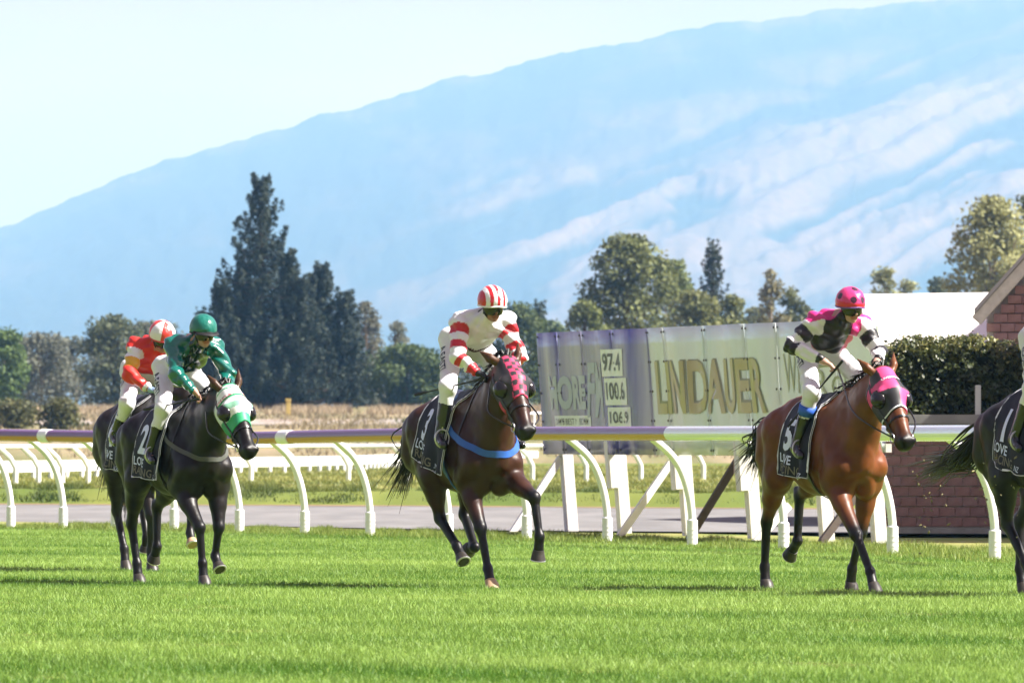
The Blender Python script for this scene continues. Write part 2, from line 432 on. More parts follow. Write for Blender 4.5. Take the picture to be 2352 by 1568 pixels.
# ================================================================== foliage builders
def leaf_cloud(cen, rad, per, size, ca, cb, asp=.6, up=.35, squash=.8, seed=0, outc=None):
    rg = np.random.default_rng(seed); cen = np.asarray(cen, float); n = len(cen)
    rad = np.broadcast_to(np.asarray(rad, float), (n,)); N = n*per; ci = np.repeat(np.arange(n), per)
    u = rg.normal(size=(N, 3)); u /= np.linalg.norm(u, axis=1)[:, None]
    rr = rg.random(N)**.45
    P = cen[ci]+u*(rr*rad[ci])[:, None]*np.array((1, 1, squash))
    nv = rg.normal(size=(N, 3))*.8+u*.7+np.array((0, 0, up)); nv /= np.linalg.norm(nv, axis=1)[:, None]
    t = np.cross(nv, rg.normal(size=(N, 3))); t /= np.linalg.norm(t, axis=1)[:, None]+1e-9; b = np.cross(nv, t)
    s = size*(.6+.8*rg.random(N)); t = t*s[:, None]; b = b*(s*asp)[:, None]
    V = np.stack([P-t*.5, P+b*.5, P+t*.5, P-b*.5], 1).reshape(-1, 3)
    Fc = np.arange(N*4).reshape(N, 4)
    cl = rg.random(n)[ci]*.65+rg.random(N)*.35
    C = np.array(ca)[None]+(np.array(cb)-np.array(ca))[None]*cl[:, None]
    return V, Fc, np.repeat(C, 4, 0)
def foliage_obj(name, parts, m, parent=None):
    V = np.concatenate([p[0] for p in parts]); C = np.concatenate([p[2] for p in parts]); o = 0; Fs = []
    for p in parts: Fs.append(p[1]+o); o += len(p[0])
    me = npmesh(name, V, np.concatenate(Fs)); vcol(me, C); return link_mesh(name, me, m, parent)
m_leaf = mat('leaves', attr='Col', rough=.6, spec=.25, trans=.3)
m_needle = mat('needles', attr='Col', rough=.65, spec=.2, trans=.12)
m_bark = mat('bark', (.12, .085, .06), .95, .1, noise=.35, nscale=2)
m_palebark = mat('pale bark', (.34, .27, .21), .9, .1, noise=.3, nscale=1.5)

def broad_tree(name, label, px, top, wpx, d, ca, cb, seed, low=.12, shape='round', group='trees along the far boundary', cat='tree', n=60, per=70, leaf=.42, bark=None, gap=.0, group_on=True):
    rg = random.Random(seed); b = at(px, d=d, z=gz(d)); H = (1003-top)/F_PX*d+CAM_H-b.z; Wd = wpx/F_PX*d*.5
    root = empty(name, b); tag(root, label, cat, group if group_on else None)
    prof = {'round': lambda t: math.sin(math.pi*min(1, .12+.85*t))**.6, 'tall': lambda t: (.55+.45*math.sin(math.pi*min(1, t*1.1)))*(1-max(0, t-.7)*1.9),
            'gum': lambda t: (.45+.55*math.sin(math.pi*t*.95))*(1 if t < .75 else 1-(t-.75)*2.2), 'bush': lambda t: math.cos(t*1.45)**.5}[shape]
    cen, rad = [], []
    lobes = [(rg.uniform(0, 6.28), rg.uniform(.3, 1.0), rg.uniform(.75, 1.15)) for _ in range(7)]
    for i in range(n):
        t = low+(1-low)*rg.random()**.8; a = rg.uniform(0, 6.28)
        lob = 1+.35*mnoise.noise((math.cos(a)*1.5+seed, math.sin(a)*1.5, t*4))
        r = Wd*max(.08, prof((t-low)/(1-low)))*lob*math.sqrt(rg.uniform(.05, .85))
        gap_ = gap+.24
        if gap and mnoise.noise((math.cos(a)*2+seed*3, t*6, math.sin(a)*2)) < -gap_: continue
        cr = max(.55, Wd*rg.uniform(.24, .42)); cen.append((r*math.cos(a), r*math.sin(a), min(H*t, H-cr*.7))); rad.append(cr)
    mb = MB(); wob = [rg.uniform(-.04, .04)*H for _ in range(6)]
    tr = max(.1, H*.022)
    pts = [(wob[k]*.5*k/5, 0, H*.85*k/5) for k in range(6)]
    pts[0] = (0, 0, -.25)
    mb.tube(pts, [tr*(1.15-.18*k) for k in range(6)], 7)
    for c in cen[::max(1, len(cen)//9)]:
        z0 = c[2]*rg.uniform(.35, .7); mb.tube([(0, 0, z0), (c[0]*.5, c[1]*.5, z0+(c[2]-z0)*.6), c], [tr*.4, tr*.28, tr*.1], 5)
    mb.build('trunk', bark or m_bark, root, True)
    foliage_obj('crown', [leaf_cloud(cen, rad, per, leaf, ca, cb, seed=seed)], m_leaf, root)
    return root

def conifer(name, label, stems, d, seed, ca, cb, dens=1.0, droop=-.25, leaf=.42, group='trees along the far boundary', fuller=1.0):
    """stems: (px, top, half width px) ; the first is the main leader"""
    rg = random.Random(seed); b0 = at(stems[0][0], d=d, z=gz(d)); root = empty(name, b0); tag(root, label, 'tree', group)
    mb = MB(); cen, rad = [], []
    for si, (px, top, hw) in enumerate(stems):
        b = at(px, d=d, z=gz(d))-b0; b.y += (0, 2.2, -1.8, 1.0)[si % 4]; H = (1003-top)/F_PX*d+CAM_H-gz(d)-.75; W = hw/F_PX*d
        b.z = 0
        mb.tube([(b.x*(.25 if si else 1), b.y*.3, -.3), (b.x, b.y, H*.4), (b.x, b.y, H*.97)], [.5-.12*(si > 0), .3, .04], 7)
        z = H*.06
        while z < H*.985:
            t = z/H; L = W*((1-t)**.92)*(1.0 if t > .12 else .75)+.12
            nb = 7 if t < .7 else 5
            for k in range(nb):
                a = 6.283*k/nb+rg.uniform(-.4, .4); l = L*rg.uniform(.5, 1.22)
                dx, dy = math.cos(a), math.sin(a); e = Vector((b.x+dx*l, b.y+dy*l, z+l*droop+.22*l+rg.uniform(.1, .5)))
                o = Vector((b.x, b.y, z)); mid = o.lerp(e, .55); mid.z += l*droop*.35
                if k % 2 == 0: mb.tube([o, mid, e], [.09*(1-t)+.02, .05*(1-t)+.015, .01], 4, caps=False)
                ns = max(2, int(l/.55))
                for q in range(ns):
                    f = (q+.6)/ns; p = o.lerp(mid, f/.55) if f < .55 else mid.lerp(e, (f-.55)/.45)
                    cen.append(p+Vector((rg.uniform(-.2, .2), rg.uniform(-.2, .2), rg.uniform(-.05, .25)))); rad.append((.26+.40*(1-f))*fuller*(1.0 if t < .8 else .7))
                cen += [e+Vector((dx*.1, dy*.1, .22)), e+Vector((dx*.22, dy*.22, .55))]; rad += [.26*fuller, .15*fuller]
            z += max(.42, H*.032)*rg.uniform(.8, 1.2)
        cen.append(Vector((b.x, b.y, H-.35))); rad.append(.3)
    mb.build('trunk', m_bark, root, True)
    foliage_obj('crown', [leaf_cloud(cen, rad, int(14*dens), leaf, ca, cb, asp=.35, up=.5, squash=1.1, seed=seed)], m_needle, root)
    return root

# ------------------------------------------------------------------ the trees
DG, LG = (.018, .034, .022), (.05, .075, .04)
conifer('conifer_tree', 'huge dark conifer with a pointed top, second leader on its right', [(600, 396, 168), (737, 592, 96), (512, 640, 74), (795, 664, 58), (664, 575, 60), (556, 600, 66), (695, 628, 84)], 560, 3, (.017, .03, .025), (.06, .08, .055), dens=2.3, fuller=1.15, leaf=.27)
OL, OB = (.06, .075, .045), (.17, .18, .085)
GR1, GR2 = (.075, .08, .06), (.19, .19, .135)
T = [  # name, label, px, top, width, d, ca, cb, shape, n, per, leaf, gap
 ('tree', 'bright green leafy tree cut off by the left edge of the picture', -5, 752, 150, 600, (.05, .085, .02), (.13, .19, .05), 'round', 60, 70, .4, 0),
 ('tree', 'grey green tree with a bare pale trunk, second from the left edge', 95, 764, 175, 640, GR1, GR2, 'round', 55, 60, .4, .25),
 ('tree', 'dull olive tree right of the pale trunked grey tree, far left', 175, 772, 160, 660, OL, GR2, 'round', 50, 60, .4, .2),
 ('tree', 'rounded olive tree standing tallest among the trees left of the rear jockey', 262, 724, 165, 620, OL, (.14, .15, .06), 'round', 70, 70, .42, .1),
 ('tree', 'olive tree half hidden behind the red and white capped jockey', 350, 738, 165, 650, OL, GR2, 'round', 60, 60, .42, .15),
 ('tree', 'dark tree tucked behind the green capped jockey', 430, 770, 170, 640, (.03, .05, .025), (.09, .11, .05), 'round', 50, 60, .42, 0),
 ('gum_tree', 'thin greyish gum tree just right of the huge conifer', 842, 693, 95, 620, (.10, .105, .07), (.19, .18, .125), 'tall', 46, 45, .36, .2),
 ('gum_tree', 'smaller wispy grey gum tree, left of the white jersey jockey', 912, 738, 66, 640, (.10, .11, .075), (.20, .20, .14), 'tall', 34, 36, .34, .2),
 ('tree', 'broad green tree at the grass edge left of the white jersey jockey', 935, 792, 190, 590, (.035, .06, .02), (.11, .145, .045), 'round', 85, 75, .42, 0),
 ('tree', 'dark tree with grey foliage at the foot of the huge conifer', 800, 812, 160, 600, (.03, .045, .03), (.085, .095, .06), 'round', 60, 70, .42, 0),
 ('tree', 'green tree between the white jersey jockey and the billboard', 1195, 694, 170, 610, (.04, .065, .022), (.13, .16, .055), 'tall', 70, 70, .42, .05),
 ('tree', 'short rounded tree behind the left post of the billboard', 1262, 735, 110, 640, (.045, .07, .03), (.12, .15, .06), 'round', 45, 60, .4, 0),
 ('gum_tree', 'tall spreading gum tree with gaps in its crown above the billboard', 1440, 538, 235, 560, (.045, .055, .02), (.175, .185, .065), 'gum', 120, 75, .44, .12),
 ('tree', 'low yellow green tree left of the tall gum above the billboard', 1345, 690, 95, 545, (.07, .09, .025), (.18, .19, .06), 'round', 45, 65, .4, 0),
 ('gum_tree', 'olive gum tree with a curved pale trunk above the billboard', 1545, 596, 130, 600, (.06, .085, .03), (.16, .18, .065), 'gum', 70, 65, .42, .1),
 ('tree', 'wide low olive tree in front of the spruce', 1600, 668, 150, 540, (.075, .09, .03), (.19, .185, .07), 'round', 70, 65, .42, .0),
 ('tree', 'small olive tree at the right foot of the spruce', 1682, 676, 82, 555, (.07, .085, .03), (.18, .18, .065), 'round', 42, 60, .4, 0),
 ('gum_tree', 'slender brown topped gum tree left of the pink capped jockey', 1772, 616, 74, 590, (.085, .085, .04), (.20, .17, .085), 'tall', 36, 50, .36, .15),
 ('tree', 'small bushy tree right of the slender gum, beside the pink capped jockey', 1826, 654, 92, 600, (.04, .05, .025), (.15, .155, .055), 'round', 42, 60, .4, 0),
 ('gum_tree', 'pale slender gum tree directly above the white roof', 2032, 612, 104, 600, (.13, .14, .065), (.27, .27, .13), 'tall', 46, 55, .38, .1),
 ('tree', 'pale rounded tree above the white roof, right of the slender gum', 2080, 640, 112, 610, (.13, .14, .065), (.27, .27, .13), 'round', 46, 60, .38, 0),
 ('tree', 'dark low tree above the white roof left of the large gum', 2155, 636, 95, 640, (.04, .055, .035), (.12, .13, .06), 'round', 42, 55, .4, .1),
 ('gum_tree', 'large pale gum tree rising behind the brick gable', 2280, 452, 225, 520, (.12, .125, .045), (.33, .315, .14), 'gum', 120, 80, .42, .1),
 ('gum_tree', 'dark gum tree cut off by the right edge of the picture', 2375, 440, 150, 560, (.05, .06, .025), (.15, .15, .06), 'gum', 70, 70, .42, .1),

 ('tree', 'grey brown tree rising between the left edge trees, behind the bushes', 48, 776, 130, 700, GR1, GR2, 'round', 50, 60, .42, .2),
 ('tree', 'dim grey tree behind the rounded olive tree at left', 305, 765, 150, 720, GR1, GR2, 'round', 50, 60, .42, .2),
 ('tree', 'dusky low tree closing the gap right of the huge conifer', 870, 806, 150, 680, (.045, .055, .04), (.11, .115, .075), 'round', 50, 60, .42, 0),
 ('tree', 'low olive tree filling the gap behind the white jersey jockey', 1060, 792, 190, 690, (.045, .06, .03), (.13, .14, .065), 'round', 50, 60, .42, 0),
 ('tree', 'low hazy tree right of the tall gum, behind the spruce', 1735, 705, 90, 690, (.06, .07, .04), (.15, .155, .08), 'round', 40, 60, .42, 0),
]
for k, (nm, lb, px, top, w, d, ca, cb, sh, n_, per, lf, gap) in enumerate(T):
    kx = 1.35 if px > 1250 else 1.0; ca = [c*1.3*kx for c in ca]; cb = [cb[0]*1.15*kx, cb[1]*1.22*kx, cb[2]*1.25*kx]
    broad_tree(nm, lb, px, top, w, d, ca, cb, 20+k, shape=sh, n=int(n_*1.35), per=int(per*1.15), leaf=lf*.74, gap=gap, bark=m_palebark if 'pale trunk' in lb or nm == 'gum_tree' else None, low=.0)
conifer('spruce_tree', 'open dark spruce with a spire top above the billboard', [(1637, 548, 62)], 575, 5, (.025, .042, .034), (.075, .095, .07), dens=.75, leaf=.3, fuller=.7)
conifer('spruce_tree', 'small dark spruce tip just right of the striped cap', [(1240, 688, 30)], 650, 6, (.03, .05, .035), (.08, .10, .06), dens=.7, leaf=.3, fuller=.7)
conifer('spruce_tree', 'tiny dark spruce tip beside the left shoulder of the green jersey', [(462, 706, 18)], 575, 8, DG, LG, dens=.7, leaf=.25, fuller=.6)
for k, (px, top, w, d) in enumerate([(38, 918, 105, 410), (140, 914, 96, 405)]):
    broad_tree('bush', ['olive scrub bush at the left edge above the purple rail', 'rounded olive bush above the purple rail, right of another bush'][k], px, top, w, d, (.075, .085, .03), (.19, .185, .07), 70+k, shape='bush', n=40, per=75, leaf=.2, low=.02, group='scrub bushes behind the rails', cat='bush')
broad_tree('bush', 'low green bush on the dry slope behind the dark bay horse', 960, 960, 85, 440, (.1, .12, .05), (.2, .2, .09), 80, shape='bush', n=26, per=60, leaf=.2, low=.02, group='scrub bushes behind the rails', cat='bush')

# ------------------------------------------------------------------ grass as real blades
def blades(name, label, n, sample, zfun, h0, h1, w, ca, cb, m, seed, cfun=None, lean=.5, hfun=None, spots=None):
    rg = np.random.default_rng(seed); x, y = sample(rg, n); n = len(x); z = zfun(x, y)
    a = rg.random(n)*6.283; h = h0+(h1-h0)*rg.random(n)**1.3
    if hfun is not None: h = h*hfun(x, y)
    wd = w*(.7+.6*rg.random(n)); dx, dy = np.cos(a), np.sin(a); lx = rg.normal(size=n)*lean*h; ly = rg.normal(size=n)*lean*h
    V = np.empty((n, 3, 3)); V[:, 0] = np.stack([x-dx*wd, y-dy*wd, z-.01], 1); V[:, 1] = np.stack([x+dx*wd, y+dy*wd, z-.01], 1)
    V[:, 2] = np.stack([x+lx, y+ly, z+h], 1)
    if spots:                                               # hoof divots and worn marks
        wear = np.zeros(n)
        for (sx, sy, sr) in spots:
            q = ((x-sx)/(sr*1.0))**2+((y-sy)/(sr*2.2))**2; wear = np.maximum(wear, np.clip(1.3-q, 0, 1))
        V[:, 2, 2] -= h*wear*.75
    t = rg.random(n) if cfun is None else np.clip(cfun(x, y)+.35*(rg.random(n)-.5), 0, 1)
    C = np.array(ca)[None]+(np.array(cb)-np.array(ca))[None]*t[:, None]
    if spots: C = C*(1-.75*wear[:, None])+np.array((.20, .15, .07))[None]*(.75*wear[:, None])
    me = npmesh(name, V.reshape(-1, 3), np.arange(n*3).reshape(n, 3)); vcol(me, np.repeat(C, 3, 0))
    return tag(link_mesh(name, me, m), label, 'grass', kind='stuff')
m_blade = mat('grass blades', attr='Col', rough=.5, spec=.25, trans=.35)
def wave(x, y, s=0):                    # broad, streaky tone of a mown track
    return .54+.27*np.sin(y*.55+1.3*np.sin(x*.31+s)+s)*np.sin(y*.17+x*.2)+.20*np.sin(y*1.37+x*.35+1.5*np.sin(x*.5)+2*s)*np.sin(y*.31-x*.6)+.16*np.sin(y*.23-x*.23+s)+.14*np.sin(x*2.1+y*.9)*np.sin(x*.7-y*.31)+.1*np.sin(x*5.3+y*.7)*np.sin(x*1.7+y*1.9)
edge_x = np.array([p.x for p in sorted(edge, key=lambda q: q.x)]); edge_y = np.array([p.y for p in sorted(edge, key=lambda q: q.x)])
def s_turf(rg, n):
    u = rg.random(n); y = 40*(122/40)**(u**.9); x = (rg.random(n)*2-1)*(y*.0635+1.6); k = y < np.interp(x, edge_x, edge_y)-.1
    return x[k], y[k]
Z0 = lambda x, y: x*0
blades('turf_grass', 'short mown turf of the race track in the foreground', 720000, s_turf, Z0, .012, .046, .0046, (.092, .215, .022), (.35, .51, .12), m_blade, 1, cfun=wave, lean=.6, spots=[(random.uniform(-5, 5), random.uniform(44, 92), random.uniform(.07, .2)) for _ in range(70)])
def s_tuft(rg, n):                      # longer grass at the feet of the rail
    i = rg.integers(0, len(edge)-1, n); t = rg.random(n); ex = np.array([(p.x, p.y) for p in edge]); p = ex[i]+(ex[i+1]-ex[i])*t[:, None]
    o = rg.random(n)**1.5*2.6; x = p[:, 0]+NRM.x*(o-.5); y = p[:, 1]+NRM.y*(o-.5); k = np.abs(x) < y*.0635+2
    return x[k], y[k]
blades('verge_grass', 'longer uncut grass along the feet of the purple rail', 60000, s_tuft, Z0, .025, .115, .006, (.13, .21, .03), (.36, .42, .11), m_blade, 2, lean=.4, hfun=lambda x, y: .45+.55*np.abs(np.sin(x*1.9+np.sin(x*5.1))))
def s_lip(rg, n):
    x = rg.uniform(-14, 10, n); y = np.interp(x, *zip(*sorted(road_far)))+rg.random(n)**.8*4.5+.4; return x, y
blades('bank_grass', 'rough grass hanging over the edge of the bank behind the road', 70000, s_lip, lambda x, y: np.clip((y-np.interp(x, *zip(*sorted(road_far)))-.2)*.11, 0, .24), .05, .19, .014, (.055, .10, .02), (.24, .27, .065), m_blade, 3, lean=.5, cfun=lambda x, y: np.clip((y-np.interp(x, *zip(*sorted(road_far))))/4.6+.25*np.sin(x*3.1)*np.sin(x*1.3), 0, 1), hfun=lambda x, y: .55+.45*np.sin(x*2.3+np.sin(x*7))*np.sin(x*.9))
def s_top(rg, n):
    y = 156+rg.random(n)*130; x = (rg.random(n)*2-1)*(y*.0635+1); k = y > np.interp(x, *zip(*sorted(road_far)))+4; return x[k], y[k]
blades('meadow_grass', 'yellow green meadow grass behind the road around the white rails', 90000, s_top, lambda x, y: x*0+.24, .04, .13, .025, (.18, .22, .05), (.42, .41, .13), m_blade, 4, cfun=lambda x, y: .5+.3*np.sin(y*.17+.6*np.sin(x*.3))+.2*np.sin(x*.9+y*.4), lean=.6)
def s_straw(rg, n):
    x = rg.uniform(-34, 36, n); y = rg.uniform(498, 528, n); k = np.sin(x*.9)+.8*np.sin(x*2.3+1)+.4*rg.normal(size=n) > -.7; return x[k], y[k]
blades('straw_grass', 'tall straw coloured dry grass at the foot of the far trees', 26000, s_straw, lambda x, y: np.interp(y, [p[0] for p in PROF], [p[1] for p in PROF]), .22, .62, .05, (.30, .24, .155), (.54, .44, .30), mat('straw', attr='Col', rough=.8, spec=.2, trans=.3), 5, lean=.25)
def s_dry(rg, n):
    y = rg.uniform(352, 500, n); x = (rg.random(n)*2-1)*(y*.064+2); k = np.sin(x*.6+y*.03)+.6*np.sin(y*.11) > -.3; return x[k], y[k]
blades('dry_grass', 'patchy dry grass on the slope below the far trees', 30000, s_dry, lambda x, y: np.interp(y, [p[0] for p in PROF], [p[1] for p in PROF]), .12, .35, .05, (.22, .19, .10), (.43, .36, .24), MATS['straw'], 6, lean=.4)
# ================================================================== rails, billboard, walls
m_white = mat('white plastic', (.80, .81, .82), .35, .5, noise=.05, nscale=3, coat=.2)
m_wood = mat('white painted timber', (.78, .77, .72), .6, .4, noise=.12, nscale=4, bump=.2, bscale=25)
m_grime = mat('weathered white', (.66, .67, .62), .6, .4, col2=(.45, .44, .36), nscale=2.5, ramp=(.5, .9))
def catmull(P, per=6):
    out = []
    for i in range(len(P)-1):
        p0, p1, p2, p3 = P[max(i-1, 0)], P[i], P[i+1], P[min(i+2, len(P)-1)]
        for k in range(per):
            t = k/per; out.append(.5*((2*p1)+(p2-p0)*t+(2*p0-5*p1+4*p2-p3)*t*t+(3*p1-p0-3*p2+p3)*t*t*t))
    out.append(P[-1]); return out
rail = empty('running_rail', POSTS[8]); tag(rail, 'long purple and orange rail on curved white posts, turning white at its right', 'rail')
O = POSTS[8]
def rz(px): return float(np.interp(px, [-100, 0, 300, 600, 900, 1200, 2600], [1.285, 1.28, 1.255, 1.225, 1.265, 1.29, 1.285]))
TOPS = []
pm = None
for i, p in enumerate(POSTS):
    z = rz(POST_PX[i]); TOPS.append(Vector((p.x, p.y, 0))+NRM*.54+Vector((0, 0, z))-O)
    if pm is None:
        mb = MB(); pr = [(0, 0), (.0, .24), (.008, .38), (.035, .55), (.085, .73), (.16, .90), (.265, 1.04), (.39, 1.15), (.51, 1.235)]
        P3 = catmull([NRM*a+Vector((0, 0, b)) for a, b in pr], 3)
        mb.tube(P3, [.045]*len(P3), 10); po = mb.build('post', m_white, rail, True); pm = po.data
        mb = MB(); mb.tube([(0, 0, -.05), (0, 0, .29), (0, 0, .30)], [.062, .062, .05], 12)
        for zz in (.08, .13, .18): mb.tube([(0, 0, zz), (0, 0, zz+.010)], .0655, 12)
        sl = mb.build('foot_sleeve', m_white, po, True); sm = sl.data
    else:
        po = bpy.data.objects.new('post', pm); COL.objects.link(po); po.parent = rail
        sl = bpy.data.objects.new('foot_sleeve', sm); COL.objects.link(sl); sl.parent = po
    po.location = p-O; po.rotation_euler = (0, 0, random.uniform(-.05, .05))
PATH = catmull(TOPS, 12)
def rail_px(p): q = p+O; return 1176+q.x/q.y*F_PX
def rail_section(a, b, name, m, rad=.083, cols=None, n=28):
    pts = [p for p in PATH if a <= rail_px(p) <= b]
    mb = MB(); mb.tube(pts, rad, n); o = mb.build(name, m, rail, True)
    if cols is not None:
        C = []
        for i, p in enumerate(pts):
            for k in range(n): h = (mb.v[i*n+k]-p).z/rad; C.append(cols(h))
        vcol(o.data, np.array(C))
    return o
m_prail = mat('purple orange rail', attr='Col', rough=.25, spec=.5, coat=.25)
stripe = lambda h: (.20, .095, .25) if h > -.06 else (.60, .23, .05)
for a, b in ((-300, 108), (108, 658), (658, 1374), (1374, 1541)): rail_section(a-5, b+5, 'rail_section', m_prail, cols=stripe)
rail_section(1536, 3000, 'rail_section', mat('gloss white rail', (.78, .82, .84), .12, .5, coat=.8, noise=.04), rad=.0835)
for px, m_ in ((108, m_white), (658, m_white), (1374, m_white), (1541, mat('orange band', (.62, .33, .06), .4))):
    rail_section(px-13, px+13, 'collar', m_, rad=.092)

# far white rails
def far_rail(name, label, ctrl, spacing, zr, rad, gool, board=None):
    b = Vector(ctrl[0]); root = empty(name, b); tag(root, label, 'rail', 'white rails across the meadow')
    P = catmull([Vector(c) for c in ctrl], 10); mb = MB()
    tops = [p-b+Vector((0, 0, zr)) for p in P]
    if board:
        for p, q in zip(tops, tops[1:]): mb.bar(p, q, .04, board)
        mb.build('board', m_white, root)
    else: mb.build('rail_section', m_white, root, True) if mb.tube(tops, rad, 12) else None
    acc = 0; last = P[0]; pmesh = None
    for p, q in zip(P, P[1:]):
        seg = (q-p).length; acc += seg
        while acc >= spacing:
            acc -= spacing; pos = q-(q-p).normalized()*acc
            if pmesh is None:
                m2 = MB()
                if gool: m2.tube([(gool*.0, 0, -.3), (0, 0, zr*.45), (-gool*.35, -.1, zr*.72), (-gool, -.28, zr-.02)], .055, 8)
                else: m2.tube([(0, 0, -.3), (0, 0, zr+.1)], .055, 8)
                o = m2.build('post', m_white, root, True); pmesh = o.data
            else:
                o = bpy.data.objects.new('post', pmesh); COL.objects.link(o); o.parent = root
            o.location = pos-b+Vector((gool, .28 if gool else .03, 0))
def gp(px, d, z=.25): return at(px, d=d, z=z)
far_rail('white_rail', 'nearer white far rail with leaning curved posts, seen under the purple rail', [gp(-160, 172), gp(150, 180), gp(480, 186), gp(800, 189), gp(1150, 190), gp(1550, 192), gp(2050, 190)], 1.45, .80, .045, .32)
far_rail('white_rail', 'low broad white board rail farther back on the meadow', [gp(-120, 190), gp(110, 200), gp(500, 226), gp(815, 252), gp(1050, 320), gp(1235, 335)], 2.1, .32, .05, 0, board=.26)
far_rail('white_rail', 'short thin white rail far off beside the left edge of the billboard', [gp(1010, 372, 1.3), gp(1230, 378, 1.45), gp(1330, 382, 1.5)], 2.4, .85, .05, 0)
mb = MB(); mb.box((0, 0, .42), (.26, .2, 1.0)); mb.box((0, 0, .95), (.32, .26, .14))
yp = mb.build('marker_post', mat('yellow marker', (.72, .55, .16), .6, noise=.1), bevel=.02); yp.location = at(662, d=486, z=gz(486)); tag(yp, 'small yellow marker post in the dry grass left of the dark bay horse', 'post')

# ------------------------------------------------------------------ billboard
B0 = Vector((.505, 114.0, 0)); B1 = Vector(((2010-1176)/F_PX*99.6+.16, 99.6, 0)); BL = (B1-B0).length; BE = (B1-B0)/BL; BN = Vector((BE.y, -BE.x, 0))
if BN.y > 0: BN = -BN
LEAN = -.072
def bu(px):                                    # distance along the board for a bearing, at mid height
    lo, hi = 0, BL*1.2
    for _ in range(40):
        m_ = (lo+hi)/2; p = B0+BE*m_; x = p.x+LEAN*1.8
        if 1176+x/p.y*F_PX < px: lo = m_
        else: hi = m_
    return lo
def bz(py, u): return CAM_H+(1003-py)/F_PX*(B0+BE*u).y
def buckle(u, z): return .028*math.sin(u*2.1+.5*math.sin(u*.7+z))+.02*math.sin(u*5.3+z*.9+1)+.008*math.sin(z*3+u*2)
def bpt(u, z, off=0.0, bk=True):
    p = B0+BE*u; p = p+BN*(off+(buckle(u, z) if bk else 0)); return Vector((p.x+LEAN*z, p.y, z))-B0
bb = empty('billboard', B0); tag(bb, 'long weathered advertising billboard on white posts behind the rail, its metal sheets buckled', 'billboard')
def gloss_sheet(name, c1, c2, sc):
    return mat(name, c1, .25, .3, col2=c2, nscale=sc, ramp=(.4, .6), stretch=(1, 1, .14), noise=.08)
m_pA = gloss_sheet('purple sheet', (.05, .055, .42), (.46, .45, .62), 1.0)
m_pB = gloss_sheet('mint sheet', (.66, .76, .74), (.78, .83, .81), .8)
m_bolt = mat('bolt', (.12, .11, .1), .5, metal=.6)
ZB = lambda u: 1.02-.002*u; ZT = lambda u: 2.635+.003*u
def bpanel(pa, pb_, m):
    ua, ub = bu(pa)+.008, bu(pb_)-.008; nu, nv = 12, 8
    V = [bpt(ua+(ub-ua)*i/nu, ZB(0)+(ZT(0)-ZB(0))*j/nv) for j in range(nv+1) for i in range(nu+1)]
    k = len(V); V += [v-BN*.012 for v in V]; Fc = []
    for j in range(nv):
        for i in range(nu):
            a = j*(nu+1)+i; Fc += [(a, a+1, a+nu+2, a+nu+1), (k+a+nu+1, k+a+nu+2, k+a+1, k+a)]
    rim = [i for i in range(nu+1)]+[j*(nu+1)+nu for j in range(1, nv+1)]+[nv*(nu+1)+i for i in range(nu-1, -1, -1)]+[j*(nu+1) for j in range(nv-1, 0, -1)]
    for a, b in zip(rim, rim[1:]+rim[:1]): Fc.append((b, a, k+a, k+b))
    o = link_mesh('panel', pymesh('panel', V, Fc), m, bb, True)
    mb = MB()
    for j in range(5):
        for u in (ua+.05, ub-.05):
            z = 1.08+(2.58-1.08)*j/4; mb.tube([bpt(u, z, .0), bpt(u, z, .012)], .016, 6)
    tag(mb.build('bolts', m_bolt, o), kind='stuff')
SEAM = [1243, 1292, 1342, 1416, 1490, 1533, 1622, 1722, 1785, 1850, 1925, 2010]
for a, b in zip(SEAM, SEAM[1:]): bpanel(a, b, m_pA if b <= 1490 else m_pB)
# backing frame, posts and braces
mb = MB()
for z in (1.12, 1.8, 2.5):
    mb.bar(bpt(.05, z, -.10, False), bpt(BL-.05, z, -.10, False), .07, .10)
mb.build('frame', m_grime, bb)
for i, (px, blk) in enumerate([(1284, 0), (1405, 1), (1553, 1), (1702, 1), (1866, 1), (1985, 1)]):
    u = bu(px-22); mb = MB()
    f = lambda z, o=0: Vector((*(B0+BE*u+BN*o)[:2], z))+Vector((LEAN*z, 0, 0))-B0
    mb.bar(f(-.2, -.17), f(2.4, -.17), .17, .15, up=BN); po = mb.build('post', m_wood, bb, bevel=.008)
    if blk:
        mb = MB(); mb.bar(f(.58, -.05), f(1.2, -.05), .2, .10, up=BN); mb.build('packing_block', m_wood, po, bevel=.008)
m_dark = mat('dark timber', (.10, .075, .06), .8, noise=.3, nscale=6)
for (a, b, c, d_, m_) in [(1262, 1050, 1168, 1226, m_wood), (1512, 1062, 1412, 1232, m_wood), (1668, 1052, 1572, 1236, m_dark), (1932, 1135, 1872, 1232, m_dark), (1775, 1160, 1722, 1235, m_wood)]:
    u = bu(a); p = bpt(u, bz(b, u), -.1, False); D = (B0+BE*u).y
    q = Vector(((c-1176)/F_PX*(D-.25), D-.25, -.1))-B0
    MB().bar(p, q, .055, .09).build('brace', m_, bb)
